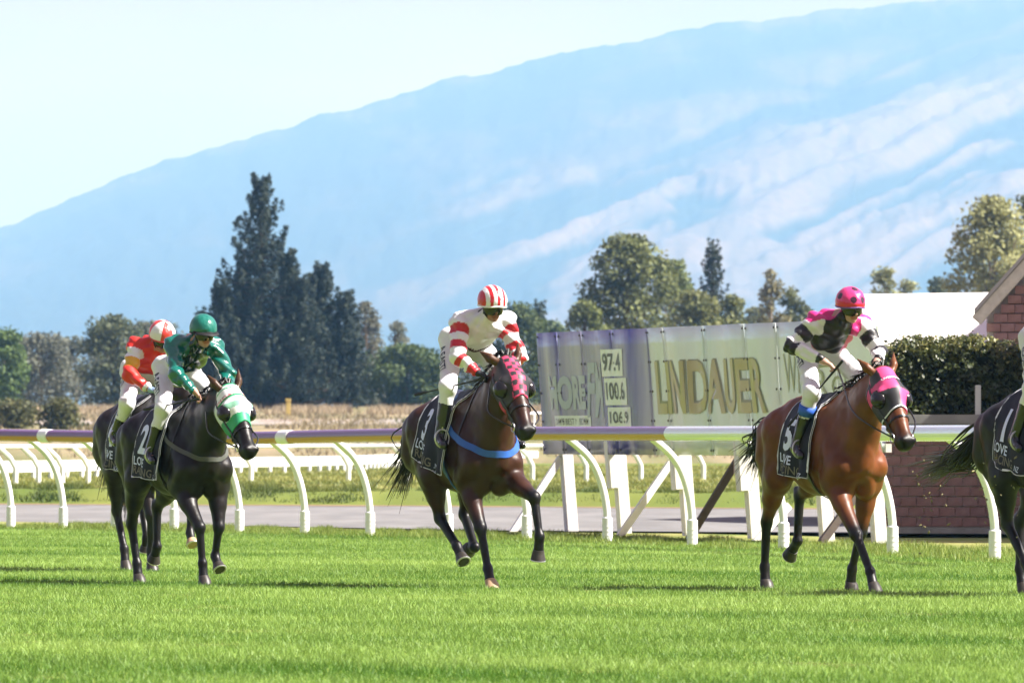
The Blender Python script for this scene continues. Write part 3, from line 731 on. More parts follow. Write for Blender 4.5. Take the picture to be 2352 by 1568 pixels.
# lettering
def blet(name, s, px0, px1, py0, py1, m, off=.007, bold=.02, shear=0.0):
    me = text_mesh(s, 1.0, bold, shear, cuts=2)
    xs_ = [v.co.x for v in me.vertices]; ys_ = [v.co.y for v in me.vertices]; x0, x1, y0, y1 = min(xs_), max(xs_), min(ys_), max(ys_)
    ua, ub = bu(px0), bu(px1); um = (ua+ub)/2; za, zb = bz(py1, um), bz(py0, um)
    for v in me.vertices:
        u = ua+(ub-ua)*(v.co.x-x0)/(x1-x0); z = za+(zb-za)*(v.co.y-y0)/(y1-y0); v.co = bpt(u, z, off)
    return link_mesh(name, me, m, bb)
def bplate(px0, px1, py0, py1, m, off=.005, sl=.0):
    ua, ub = bu(px0), bu(px1); um = (ua+ub)/2; za, zb = bz(py1, um), bz(py0, um); nu = 6
    V = [bpt(ua+(ub-ua)*i/nu+(sl if j else 0)*(ub-ua), (za, zb)[j], off) for j in (0, 1) for i in range(nu+1)]
    link_mesh('printed_plate', pymesh('pl', V, [(i, i+1, nu+2+i, nu+1+i) for i in range(nu)]), m, bb)
m_gold = mat('gold ink', (.40, .30, .085), .3, coat=.4, noise=.12, nscale=2); m_ink = mat('dark ink', (.035, .045, .05), .4)
m_wink = mat('white ink', (.70, .77, .76), .3, coat=.4); m_green = mat('olive ink', (.22, .25, .10), .3, coat=.4, noise=.1); m_golde = mat('dark gold ink', (.10, .085, .035), .3, coat=.4)
blet('lettering', 'LINDAUER', 1509, 1765, 823, 949, m_golde, .006, .045); blet('lettering', 'LINDAUER', 1507, 1762, 826, 951, m_gold, .009, .03)
m_faint = mat('faded ink', (.46, .54, .60), .3)
blet('lettering', 'MORE', 1268, 1344, 862, 941, m_faint, bold=.05); blet('lettering', 'FM', 1346, 1385, 832, 958, m_faint, bold=.03, shear=.2)
for s, a, b, c, d_ in (('97.4', 1389, 1440, 802, 864), ('100.6', 1393, 1446, 868, 930), ('106.9', 1397, 1451, 935, 984)):
    bplate(a, b, c, d_, m_wink, sl=.04); blet('lettering', s, a+6, b-6, c+9, d_-12, m_ink, .009, .02)
bplate(1275, 1352, 954, 980, m_wink); blet('lettering', "DAY'S BEST MUSIC MIX", 1280, 1347, 960, 975, m_ink, .009, .0)
blet('lettering', 'W', 1797, 1832, 812, 902, m_green, bold=.0); blet('lettering', 'H', 1834, 1852, 830, 902, m_green, bold=.0)
blet('lettering', 'R', 1882, 1912, 846, 914, m_green, bold=.0); blet('lettering', 'OU', 1916, 1962, 862, 912, m_green, bold=.0)

# ------------------------------------------------------------------ brick planter wall
m_mortar = mat('mortar', (.74, .69, .63), .95, .1, noise=.12, nscale=6)
BR = [mat('brick %d' % i, c, .85, .2, noise=.22, nscale=7, bump=.3, bscale=60) for i, c in enumerate([(.34, .20, .17), (.37, .215, .185), (.32, .19, .17), (.35, .215, .19)])]
m_conc = mat('concrete', (.42, .41, .38), .9, .2, col2=(.30, .30, .27), nscale=3, noise=.1)
BW, BH, GAP = .20, .132, .013
BMESH = []
for m_ in BR:
    me = MB().box((0, 0, 0), (BW-.005, .10, BH-GAP)).build('brick', m_, None, bevel=.004); BMESH.append(me.data); bpy.data.objects.remove(me)
def lay_bricks(parent, x0, x1, z0, z1, y, inside=None, seed=1):
    rg = random.Random(seed); r = 0; z = z0
    while z+BH <= z1+.001:
        x = x0+(BW/2 if r % 2 == 0 else 0)
        while x-BW/2 < x1:
            if inside is None or inside(x, z+BH/2):
                o = bpy.data.objects.new('brick', BMESH[rg.choice((0, 0, 1, 2, 3))]); COL.objects.link(o); o.parent = parent
                o.location = (x, y-.008+rg.uniform(-.004, .004), z+BH/2)
            x += BW
        z += BH; r += 1
WO = Vector((4.86, 111.0, 0)); wall = empty('brick_wall', WO, R(-4)); tag(wall, 'low red brick planter wall with a concrete coping behind the right end of the rail', 'wall')
MB().box((3.4, .16, .70), (6.8, .22, 1.5)).build('mortar_core', m_mortar, wall)
lay_bricks(wall, 0, 4.0, .08, 1.41, .05)
MB().box((3.4, .12, 0.0), (6.86, .36, .16)).build('plinth', m_conc, wall, bevel=.01)
MB().box((3.4, .16, 1.475), (6.9, .44, .13)).build('coping', m_conc, wall, bevel=.012)
mp_ = MB().box((0, 0, .19), (.075, .03, .40)).box((.03, -.005, .19), (.012, .045, .36)).build('marker_board', m_grime, bevel=.004); mp_.location = (6.07, 111.14, 1.535); tag(mp_, 'narrow white marker board standing on the coping before the hedge', 'marker')

# hedge on the planter
hg = empty('hedge', (4.9, 111.9, 1.3)); tag(hg, 'dense clipped dark green hedge growing above the brick planter wall', 'hedge')
rg = random.Random(4); cen = []; rad = []
HX, HT = 6.6, 1.17
def htop(x): return HT+.04*math.sin(x*2.3)+.03*math.sin(x*5.9+1)-(.35*max(0, .5-x)**1.5 if x < .5 else 0)
for i in range(1500):
    x = rg.uniform(-.05, HX); f = rg.random()
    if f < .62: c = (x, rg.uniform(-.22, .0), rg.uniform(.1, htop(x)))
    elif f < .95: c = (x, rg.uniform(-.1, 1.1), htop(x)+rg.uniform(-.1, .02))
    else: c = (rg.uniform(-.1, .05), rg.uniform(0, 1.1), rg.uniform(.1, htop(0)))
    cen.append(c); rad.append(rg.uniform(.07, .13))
top = [(rg.uniform(0, HX), rg.uniform(-.24, .4), 0) for _ in range(420)]; top = [(x, y, htop(x)+rg.uniform(-.16, .05)) for x, y, _ in top]  # paler top leaves: new growth, with the sunlit band put into their colour
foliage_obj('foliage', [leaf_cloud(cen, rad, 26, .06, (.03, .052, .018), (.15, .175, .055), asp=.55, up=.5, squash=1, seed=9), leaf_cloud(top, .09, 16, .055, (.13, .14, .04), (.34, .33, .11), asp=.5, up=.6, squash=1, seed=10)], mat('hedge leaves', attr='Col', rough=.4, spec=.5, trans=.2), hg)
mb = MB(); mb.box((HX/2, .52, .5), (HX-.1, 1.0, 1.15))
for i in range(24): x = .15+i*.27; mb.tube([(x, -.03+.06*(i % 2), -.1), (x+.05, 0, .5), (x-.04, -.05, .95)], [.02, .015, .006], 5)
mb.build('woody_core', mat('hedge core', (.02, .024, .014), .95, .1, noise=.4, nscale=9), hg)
shoot = MB()
for i in range(90):
    x = rg.uniform(0, HX); y = rg.uniform(-.15, .8); z = htop(x); shoot.tube([(x, y, z-.1), (x+rg.uniform(-.03, .03), y, z+rg.uniform(.03, .13))], [.008, .004], 4)
shoot.build('shoots', mat('hedge shoots', (.17, .19, .07), .6), hg)

# pale roofed shed behind the hedge
SH = Vector((5.42, 124, 0)); shed = empty('white_shed', SH); tag(shed, 'shed with a bright white sloping roof behind the hedge', 'shed')
m_wroof = mat('white roofing', (.82, .79, .73), .5, .4, noise=.03, nscale=1.2)
MB().box((4.0, 5.0, .8), (7.9, 9.4, 2.0)).build('wall', mat('pale render', (.62, .60, .56), .9, noise=.08), shed)
mb = MB(); zr = 3.42; ze = 1.75
V = [(-.12, -.3, ze), (8.2, -.3, ze+.1), (8.2, 6, zr+.12), (-.12, 6, zr), (-.12, 11, ze), (8.2, 11, ze+.1)]
V += [(x, y, z-.06) for x, y, z in V]
link_mesh('roof', pymesh('roof', V, [(0,1,2,3),(3,2,5,4),(9,8,7,6),(10,11,8,9),(0,6,7,1),(3,9,6,0),(4,10,9,3),(5,11,10,4),(2,8,11,5),(1,7,8,2)]), m_wroof, shed)

# brick gable building at the right
GO = Vector((6.67, 120.0, 0)); gab = empty('brick_building', GO, R(-6)); tag(gab, 'red brick gable building with a pale barge board at the right edge', 'building')
ev, rp_, rx = 3.0, 6.3, 2.95; slope = (rp_-ev)/rx
V = [(0, 0, 0), (2*rx, 0, 0), (2*rx, 0, ev), (rx, 0, rp_), (0, 0, ev)]; V += [(x, 14, z) for x, y, z in V]
link_mesh('wall', pymesh('w', [(x, y+.12, z) for x, y, z in V], [(0,1,2,3,4),(9,8,7,6,5),(0,4,9,5),(1,6,7,2)]), m_mortar, gab)
lay_bricks(gab, 0, 3.4, 1.4, 6.2, .07, inside=lambda x, z: z+.09 < ev+slope*(x-.13) and 0 < x < 1.35 and z > 2.0 and not (.72 < x < 1.75 and 2.6 < z < 4.0), seed=3)
bx_ = MB()
for z in np.arange(1.4, 3.0, BH*2): pass
MB().bar((-.14, -.02, ev-.12), (rx, -.02, rp_+.02), .16, .20, up=Vector((0, 1, 0))).build('barge_board', mat('pale board', (.50, .46, .38), .7, noise=.15), gab, bevel=.01)
V = [(-.16, -.18, ev-.02), (rx, -.18, rp_+.17), (2*rx+.2, -.18, ev-.02)]; V += [(x, 14.2, z) for x, y, z in V]; V += [(x, y, z+.07) for x, y, z in V]
link_mesh('roof', pymesh('r', V, [(6,7,10,9),(7,8,11,10),(0,3,4,1),(1,4,5,2),(0,1,7,6),(1,2,8,7),(3,9,10,4),(4,10,11,5),(0,6,9,3),(2,5,11,8)]), mat('roof steel', (.32, .30, .28), .5, metal=.2), gab)
w_ = MB()
for c, s in (((1.2, .03, 4.0), (1.2, .12, .1)), ((1.2, .03, 2.65), (1.3, .16, .1)), ((.63, .03, 3.3), (.1, .12, 1.3)), ((1.77, .03, 3.3), (.1, .12, 1.3))): w_.box(c, s)
wo = w_.build('window', m_wood, gab, bevel=.006)
MB().box((1.2, .05, 3.3), (1.05, .02, 1.25)).build('pane', mat('glass pane', (.03, .04, .05), .05, .5), wo)
# the wing added unseen right of the view, sized to shade wall and hedge
for nm_, c_, sz_, m_ in (('shade_wing', (10.15, 106.0, 1.9), (4.6, 11.0, 3.9), mat('wing brickwork', (.34, .20, .17), .85, .2, noise=.2, nscale=4)), ('shade_wing_roof', (10.15, 106.0, 3.92), (4.8, 11.3, .12), MATS['roof steel'])):
    o = MB().box((0, 0, 0), sz_).build(nm_, m_, gab); o.location = Matrix.Rotation(R(6), 3, 'Z') @ (Vector(c_)-GO); o.rotation_euler = (0, 0, R(6))
# ================================================================== horses
m_coat = mat('horse coat', attr='Col', rough=.43, spec=.30, noise=.28, nscale=5, bump=.35, bscale=11)
m_hair = mat('horse hair', attr='Col', rough=.45, spec=.4)
m_hoof = mat('hoof horn', (.045, .038, .032), .45, .4, noise=.3, nscale=14)
m_palehoof = mat('pale hoof horn', (.48, .33, .20), .5, .4, noise=.2, nscale=14)
m_shoe = mat('horseshoe alloy', (.6, .6, .6), .35, metal=.8)
m_eye = mat('horse eye', (.012, .008, .006), .05, .6)
m_leather = mat('black leather', (.014, .013, .013), .35, .5, noise=.2, nscale=20)
m_cup = mat('blinker cup', (.012, .011, .012), .18, .5)
m_cloth = mat('navy saddle cloth', (.012, .014, .026), .65, .3, bump=.3, bscale=160)
m_trim = mat('white trim', (.72, .73, .78), .6, .3)
m_print = mat('pale blue print', (.66, .71, .90), .6, .3)
m_gold2 = mat('dull gold print', (.22, .20, .15), .6, .3)
V3 = lambda *a: np.array(a, float)

def horse_prims(J):
    """J: poll, nose, and for each leg (elbow|stifle, knee|hock, fetlock, toe)"""
    P = []; mid0 = V3(.52, 0, 1.32)*.4+V3(*J['poll'])*.6
    P += [cone((.32, 0, 1.18), (-.04, 0, 1.20), .395, .365, .70, .05), cone((-.04, 0, 1.20), (-.36, 0, 1.27), .365, .295, .76, .08),
          cone((-.36, 0, 1.30), (-.62, 0, 1.27), .275, .23, .86, .10), cone((.50, 0, 1.46), (.12, 0, 1.50), .13, .075, .55, .12),
          cone((.34, 0, 1.13), (.58, 0, 1.09), .36, .23, .74, .08), cone((-.05, 0, 1.02), (-.40, 0, 1.10), .2, .16, .9, .1),
          cone((-.35, 0, 1.46), (-.60, 0, 1.44), .12, .10, .8, .10)]
    for s, fl, hl in ((-1, 'RF', 'RH'), (1, 'LF', 'LH')):
        el, kn, ft, to = [V3(*q) for q in J[fl]]
        P += [cone((.34, s*.12, 1.43), (.60, s*.15, 1.06), .10, .125, 1, .04), ball((.645, s*.145, 1.03), .108, 1, .03), cone((.22, s*.17, 1.28), el+V3(-.03, s*.02, .05), .10, .085, .8, .03), cone((.36, s*.17, 1.46), (.20, s*.2, 1.30), .05, .06, .8, .05),
              cone((.665, s*.075, 1.02), (.60, s*.085, .84), .09, .085, 1, .022), cone((.60, s*.15, 1.0), el, .125, .105, 1, .03),
              cone(el, el+(kn-el)*.45, .098, .074, 1, .04, 'forearm'), cone(el+(kn-el)*.4, kn, .076, .050, 1, .03, 'forearm2'),
              ball(kn, .054, .95, .02, 'knee'), cone(kn, ft, .042, .033, .9, .025, 'cannon'), cone(kn+(ft-kn)*.15-V3(.014, 0, 0), ft-V3(.012, 0, 0), .026, .027, .8, .02, 'cannon'), ball(ft, .043, .95, .02, 'fet'),
              cone(ft, ft+(to-ft)*.62, .037, .044, 1, .02, 'past')]
        st, hk, hf, ht = [V3(*q) for q in J[hl]]
        P += [cone((.66, s*.10, 1.16), mid0+V3(0, s*.055, -.03), .075, .055, .8, .03), ball((-.47, s*.15, 1.35), .168, 1, .05), cone((-.64, s*.12, 1.30), (-.68, s*.135, 1.10), .175, .145, 1, .035),
              cone((-.48, s*.15, 1.24), st, .20, .14, .8, .045), cone((-.68, s*.135, 1.12), st+(hk-st)*.45+V3(-.05, 0, 0), .14, .07, .85, .06),
              cone(st, st+(hk-st)*.5, .125, .085, .85, .05, 'gaskin'), cone(st+(hk-st)*.45, hk, .086, .052, .8, .03, 'gaskin2'),
              ball(hk, .056, .85, .02, 'hock')]
        fw = hf-hk; fw = fw/np.linalg.norm(fw); ga = (hk-st)/np.linalg.norm(hk-st); bk = ga-fw; bk = bk/(np.linalg.norm(bk)+1e-6)
        P += [cone(hk-ga*.07, hk+bk*.055-fw*.02, .03, .032, .8, .03, 'hock'), cone(hk, hf, .045, .035, .9, .025, 'cannon'), cone(hk+bk*.03+fw*.05, hf+bk*.012, .028, .028, .8, .02, 'cannon'), ball(hf, .044, .95, .02, 'fet'),
              cone(hf, hf+(ht-hf)*.62, .038, .045, 1, .02, 'past')]
    po, no = V3(*J['poll']), V3(*J['nose'])
    mid = V3(.52, 0, 1.32)*.45+po*.55+V3(.0, 0, .02)
    P += [cone((.46, 0, 1.27), (.62, 0, 1.38), .30, .235, .58, .10), cone((.62, 0, 1.38), mid, .235, .165, .56, .06), cone(mid, po+V3(-.05, 0, -.06), .165, .115, .66, .05),
          cone((.40, 0, 1.52), po+V3(-.07, 0, .02), .085, .045, .6, .07, 'crest')]
    return P, head_prims(J)
def head_frame(J):
    po, no = V3(*J['poll']), V3(*J['nose']); a = no-po; L = np.linalg.norm(a); a = a/L
    lat = V3(0, 1, 0); lat = lat-a*(lat @ a); lat /= np.linalg.norm(lat); nf = np.cross(lat, -a)*-1.0
    nf = np.cross(a, lat); nf = nf if nf[0] > 0 else -nf
    return po, no, a, nf, L
HK = 1.17
def head_prims(J):
    po, no, a, nf, L = head_frame(J); Hd = lambda s, n, y=0.0: po+a*(s*L)+nf*n*HK+V3(0, y*HK, 0)
    Q = [cone(Hd(0, -.03), Hd(.28, -.005), .095, .105, .92, .04, 'skull'), cone(Hd(.28, -.005), Hd(.62, -.018), .105, .075, .80, .04, 'face'),
         cone(Hd(.62, -.018), Hd(.90, -.022), .075, .060, .82, .03, 'nosebone'), ball(Hd(.94, -.028), .064, 1.0, .03, 'muzzle'), ball(Hd(.93, -.075), .042, 1.0, .03, 'muzzle')]
    for s in (-1, 1):
        Q += [cone(Hd(.16, -.10, s*.052), Hd(.44, -.085, s*.045), .078, .058, .8, .04, 'cheek'), ball(Hd(.29, .03, s*.082), .036, 1, .03, 'brow'),
              ball(Hd(.965, .012, s*.038), .028, 1, .02, 'muzzle'), cone(Hd(.45, -.08, s*.03), Hd(.88, -.075, s*.022), .05, .03, 1, .03, 'jaw')]
        e = J.get('earR' if s < 0 else 'earL', (-.17, .035, .04))
        b = Hd(-.035, .0, s*.058); tip = b+(a*e[0]+nf*e[1]+V3(0, s*e[2], 0))*1.25; md = b+(tip-b)*.45+V3(0, s*.012, 0)
        Q += [cone(b, md, .028, .036, .75, .012, 'ear'), cone(md, tip, .036, .006, .75, .01, 'ear')]
    for p_ in Q: p_['ra'] *= HK; p_['rb'] *= HK
    return Q

def ribbon(name, pts, bvh, width, m, parent, off=.006, th=.006, spread=None):
    """a strap lying on the body"""
    P, Nn = [], []
    for p in pts:
        h = bvh.find_nearest(Vector(p)); P.append(h[0]+h[1]*off); Nn.append(h[1])
    mb = MB(); n = len(P)
    for i in range(n):
        t = (P[min(i+1, n-1)]-P[max(i-1, 0)]).normalized(); s = t.cross(Nn[i]).normalized()*width*.5; nn = Nn[i]*th
        mb.v += [P[i]-s, P[i]+s, P[i]+s+nn, P[i]-s+nn]
    for i in range(n-1):
        a = i*4; b = a+4; mb.f += [(a, a+1, b+1, b), (a+1, a+2, b+2, b+1), (a+2, a+3, b+3, b+2), (a+3, a, b, b+3)]
    mb.f += [(3, 2, 1, 0), tuple((n-1)*4+k for k in range(4))]
    return mb.build(name, m, parent, True)
def spline(pts, per=6): return catmull([Vector(p) for p in pts], per)

def make_horse(label, X0, d0, al, sc, J, coat, points, number, hood, strap, girth, tail, ears=None, mane=True, pale=(), seed=1, cloth=(-.20, .38), saddle_col=(.016, .017, .022), tail_tip=.012, res=.0142, rear=.91):
    root = empty('racehorse', (X0, d0, 0), R(al-90), sc); tag(root, label, 'horse', 'racehorses cantering past the rail')
    trunk, head = horse_prims(J); prims = trunk+head
    def musc(X, Y, Z):                                               # grooves between the big muscles
        m_ = np.clip((Z-.74)/.12, 0, 1)*np.clip((.98-X)/.2, 0, 1)*(.35+.65*np.clip(np.abs(X+.02)*3.2, 0, 1))
        g1_ = .5-np.abs(np.sin(13*X+9*Z+1.6*np.sin(6*Z+2.5*np.abs(Y)*4)+.6)); g2_ = .5-np.abs(np.sin(11*Z-8*X+14*np.abs(Y)+1.3*np.sin(7*X)))
        return m_*(.0075*np.maximum(g1_, -.3)+.006*np.maximum(g2_, -.3))+.002*m_*np.sin(41*X+6*np.sin(9*Z))
    me, V = sdf_mesh('body', prims, res, warp=musc)
    bi, bt = nearest_prim(prims, V); names = [p['n'] for p in prims]; nm = np.array(names)[bi]
    dark = np.zeros(len(V))
    for k in ('knee', 'cannon', 'fet', 'past', 'hock'): dark[nm == k] = 1
    for k in ('forearm2', 'gaskin2'):
        w = nm == k; dark[w] = np.clip((bt[w]-.45)/.45, 0, 1)
    po, no, a, nf, L = head_frame(J)
    s = ((V-po) @ a)/L
    hd = np.isin(nm, ['muzzle', 'nosebone', 'jaw']); dark[hd] = np.maximum(dark[hd], np.clip((s[hd]-.80)/.15, 0, 1))
    nz = np.array([mnoise.noise((v[0]*3.1, v[1]*3.1, v[2]*3.1+seed)) for v in V[::1]])
    base = np.array(coat); pts = np.array(points)
    under = np.clip((1.0-V[:, 2])/.5, 0, 1)*0
    C = base[None]*(1+.28*nz[:, None]); C = C*(1-dark[:, None])+pts[None]*dark[:, None]
    er = nm == 'ear'; C[er] = C[er]*.6+np.array((.16, .075, .035))*.4
    for q in (-1, 1):                                                # nostrils
        nc = po+a*(L*1.0)+nf*.015+V3(0, q*.045, 0); w = np.linalg.norm((V-nc)*np.array((1, 1, .8)), axis=1) < .024; C[w] = (.004, .003, .003)
    vcol(me, C); body = link_mesh('body', me, m_coat, root, True); bv = bvh_of(me)
    # hooves
    for lg in ('RF', 'LF', 'RH', 'LH'):
        ft, to = V3(*J[lg][2]), V3(*J[lg][3]); u = to-ft; u /= np.linalg.norm(u); c = ft+(to-ft)*.58
        planted = to[2] < .02; mb = MB(); n = 14; fw = V3(1, 0, 0)-u*u[0]; fw /= np.linalg.norm(fw); lt = np.cross(u, fw)
        for (cc, r) in ((c, .046), (c+(to-c)*.5, .054), (to+fw*.006, .063)):
            for k in range(n):
                q = 2*math.pi*k/n; p = cc+fw*math.cos(q)*r*1.08+lt*math.sin(q)*r
                if planted and cc is not c:
                    z_t = 0.0 if r > .06 else .045
                    p = V3(p[0]+.02*(r > .05), p[1], z_t+.0*p[2]+.004)
                mb.v.append(Vector(p))
        for i in range(2):
            for k in range(n): k2 = (k+1) % n; mb.f.append((i*n+k, i*n+k2, (i+1)*n+k2, (i+1)*n+k))
        mb.f += [tuple(2*n+k for k in reversed(range(n))), tuple(range(n))]
        ho = mb.build('hoof', m_palehoof if lg in pale else m_hoof, root, True)
        if not planted:
            sh = MB(); ring = [Vector(to+fw*(.006+math.cos(q)*.06)+lt*math.sin(q)*.056+u*.004) for q in np.linspace(-2.5, 2.5, 14)]
            sh.tube(ring, .008, 6); sh.build('horseshoe', m_shoe, ho, True)
    # eyes
    Hd = lambda s_, n_, y=0.0: po+a*(s_*L)+nf*n_*HK+V3(0, y*HK, 0)
    for q in (-1, 1):
        e = Hd(.31, .012, q*.094); bm = bmesh.new(); bmesh.ops.create_uvsphere(bm, u_segments=12, v_segments=8, radius=.024, matrix=Matrix.Translation(e)); em = bpy.data.meshes.new('eye'); bm.to_mesh(em); bm.free(); link_mesh('eye', em, m_eye, root, True)
    # tail and mane: many fine locks
    rg = random.Random(seed); mb = MB(); T0, T1, T2, spread = [Vector(t) for t in tail[:3]]+[tail[3]]
    for i in range(130):
        o = Vector((rg.gauss(0, .022), rg.gauss(0, .028), rg.gauss(0, .022))); e = Vector((rg.gauss(0, spread), rg.gauss(0, spread*.8), rg.gauss(0, spread)))
        f = rg.uniform(.55, 1.08); pts_ = [T0+o, T0.lerp(T1, .5)+o*1.6+Vector((0, 0, .03)), T1+o*2+e*.45, T1.lerp(T2, .55*f)+e*.8, T1.lerp(T2, f)+e*1.2]
        mb.tube(catmull(pts_, 3), [.010-.0085*k/12 for k in range(13)], 4, caps=False)
    o = mb.build('tail', m_hair, root, True); hc = np.array(points)
    VV = np.array([tuple(v) for v in mb.v]); tt = np.clip((np.linalg.norm(VV-np.array(T0), axis=1)-.45)/.6, 0, 1)[:, None]
    vcol(o.data, hc[None]*(1-tt)+(hc*2.2+np.array(coat)*.8+tail_tip)[None]*tt)
    if mane:
        mb = MB()
        for i in range(110):
            t = rg.random(); p = V3(.42, 0, 1.60)*(1-t)+(po+V3(-.03, 0, .045))*t+V3(0, 0, .0)
            hh = bv.find_nearest(Vector(p)+Vector((0, 0, .06))); p = hh[0]; sd = rg.choice((-1, 1, 1))
            mb.tube([p-Vector((0, 0, .01)), p+Vector((-.02, sd*.02, .03+rg.random()*.02)), p+Vector((-.05-rg.random()*.05, sd*.07, rg.uniform(-.05, .03)))], [.009, .006, .002], 4, caps=False)
        o = mb.build('mane', m_hair, root, True); vcol(o.data, np.tile(hc, (len(mb.v), 1)))
    # hood with pattern
    if hood:
        hp = [p for p in head if p['n'] in ('skull', 'face', 'cheek', 'brow', 'nosebone', 'jaw')]
        cut = [lambda X, Y, Z: (((X-po[0])*a[0]+(Y-po[1])*a[1]+(Z-po[2])*a[2])/L-(hood.get('end', .56)-.10*np.clip(-((X-po[0])*nf[0]+(Z-po[2])*nf[2])*9, 0, 1)*0+.06*np.abs(Y)*8))*L,
               lambda X, Y, Z: (-.10-((X-po[0])*a[0]+(Z-po[2])*a[2])/L)*L]
        hm, HV = sdf_mesh('hood', hp, .0095, cut=cut, inflate=.009)
        cs = ((HV-po) @ a)/L; cy_ = HV[:, 1]; cn = (HV-po) @ nf
        vcol(hm, np.array([hood['col'](q, y, n_) for q, y, n_ in zip(cs, cy_, cn)])); ho = link_mesh('hood', hm, mat('lycra hood', attr='Col', rough=.5, spec=.4), root, True)
        hb = bvh_of(hm)
        if hood.get('cups'):
            for q in (-1, 1):
                ec = Vector(Hd(.33, .0, q*.105)); ax = Vector((-.25*0, q*.8, 0))+Vector(nf)*.35; ax.normalize(); mb = MB(); n = 16
                u1 = Vector(a); u1 = (u1-ax*u1.dot(ax)).normalized(); u2 = ax.cross(u1)
                for r, hgt in ((.074, -.03), (.072, .012), (.06, .036), (.036, .05), (.001, .055)):
                    for k in range(n): g = 2*math.pi*k/n; mb.v.append(ec+ax*hgt+(u1*math.cos(g)*1.08+u2*math.sin(g))*r)
                for i in range(4):
                    for k in range(n): k2 = (k+1) % n; mb.f.append((i*n+k, i*n+k2, (i+1)*n+k2, (i+1)*n+k))
                mb.build('blinker_cup', m_cup, ho, True)
        if hood.get('trim') is not None:                                # edging round the lower hem
            ring = []
            for k in range(33):
                g = -2.4+4.8*k/32; yy = math.sin(g)*.10; q = hood.get('end', .56)+.06*abs(math.sin(g)*.1)*8-.02; p = Vector(Hd(q, -.03+.1*math.cos(g), yy)); ring.append(p)
            ribbon('hem', ring, hb, .012, hood['trim'], ho, off=.001, th=.004)
        if hood.get('band') is not None:
            ring = [Vector(Hd(.13, -.04+.13*math.cos(g), math.sin(g)*.13)) for g in np.linspace(-1.6, 1.6, 22)]
            bo = ribbon('browband', ring, hb, .028, hood['band'], ho, off=.002, th=.005)
        if hood.get('word'):
            lay_text('lettering', hood['word'], Hd(.145, .2, -.075), (0, 1, 0), -a, hb, -nf, m_trim, ho, .033, off=.009, cuts=1, bold=.001)
        skin = hb
    else: skin = bv
    # bridle
    for q in (-1, 1):
        ribbon('cheek_strap', spline([Hd(.04, -.06, q*.12), Hd(.3, -.055, q*.12), Hd(.55, -.05, q*.09), Hd(.84, -.045, q*.075)], 4), bv, .016, m_leather, root, off=.010)
        rr = MB(); c = Vector(Hd(.85, -.05, q*.07)); rr.tube([c+Vector(a)*math.cos(g)*.035+Vector(nf)*math.sin(g)*.035+Vector((0, q*.006, 0)) for g in np.linspace(0, 6.283, 15)], .005, 6); rr.build('bit_ring', m_shoe, root, True)
    ribbon('noseband', [Hd(.66, -.02+.09*math.cos(g), .09*math.sin(g)) for g in np.linspace(-3.0, 3.0, 24)], bv, .016, m_leather, root, off=.004)
    ribbon('throat_lash', spline([Hd(.02, -.06, -.12), Hd(.25, -.16, -.09), Hd(.32, -.19, 0), Hd(.25, -.16, .09), Hd(.02, -.06, .12)], 4), bv, .014, m_leather, root, off=.010)
    # breast strap, girth
    if strap:
        w, m_, zf = strap
        ribbon('breast_strap', spline([(.24, -.30, 1.42), (.42, -.30, 1.29), (.60, -.25, zf+.09), (.74, -.12, zf+.01), (.80, 0, zf), (.74, .12, zf+.01), (.60, .25, zf+.09), (.42, .30, 1.29), (.24, .30, 1.42)], 6), bv, w, m_, root, off=.004)
        ribbon('neck_strap', spline([(.50, -.25, 1.20), (.52, -.2, 1.45), (.46, 0, 1.7), (.52, .2, 1.45), (.50, .25, 1.20)], 6), bv, w*.4, m_leather, root, off=.003)
    ring = []
    for g in np.linspace(R(85), R(275), 40): ring.append((.20+.05*math.cos(g*2)*0, math.sin(g)*-.5, 1.2+.5*math.cos(g)))
    ribbon('girth', ring, bv, .085, girth, root, off=.005, th=.008)
    # saddle cloth
    xb, xf = cloth; nu, na = 26, 30; LEN = .87
    cols = []
    for sd in (-1, 1):
        for i in range(nu+1):
            x = xb+(xf-xb)*i/nu; pts_ = []
            for k in range(34):
                th = R(84)*k/33; dr = Vector((0, sd*math.sin(th), math.cos(th))); c = Vector((x, 0, 1.20))
                h = bv.ray_cast(c+dr*1.2, -dr)
                pts_.append((h[0] if h[0] is not None else c+dr*.3)+dr*(.012+.0004*k))
            e_ = pts_[-1]; ym = max(abs(p.y) for p in pts_)
            for k in range(1, 16): pts_.append(Vector((x, sd*(ym+.004+.006*math.sin(k*.5+i*.4)), e_.z-.03*k)))
            acc = [0]
            for p, q in zip(pts_, pts_[1:]): acc.append(acc[-1]+(q-p).length)
            lim = LEN*(rear+(1-rear)*i/nu); col = []
            for j in range(na+1):
                sl = lim*j/na; k = max(0, min(len(acc)-2, int(np.searchsorted(acc, sl))-1)); t = (sl-acc[k])/max(1e-6, acc[k+1]-acc[k]); p = pts_[k].lerp(pts_[k+1], min(1, max(0, t)))
                p = p+Vector((0, sd*(.03*(j/na)**3*(1+.8*math.sin(i*.5+seed))), 0)); col.append(p)
            cols.append(col)
    Vc, Fc = [], []
    for sd in (0, 1):
        b = len(Vc)
        for i in range(nu+1): Vc += cols[sd*(nu+1)+i]
        for i in range(nu):
            for j in range(na):
                q = (b+i*(na+1)+j, b+(i+1)*(na+1)+j, b+(i+1)*(na+1)+j+1, b+i*(na+1)+j+1); Fc.append(q if sd else q[::-1])
    bm = bmesh.new(); vs_ = [bm.verts.new(v) for v in Vc]
    for f in Fc: bm.faces.new([vs_[k] for k in f])
    bmesh.ops.remove_doubles(bm, verts=bm.verts[:], dist=.004); bmesh.ops.recalc_face_normals(bm, faces=bm.faces[:])
    bmesh.ops.solidify(bm, geom=bm.faces[:], thickness=-.006)
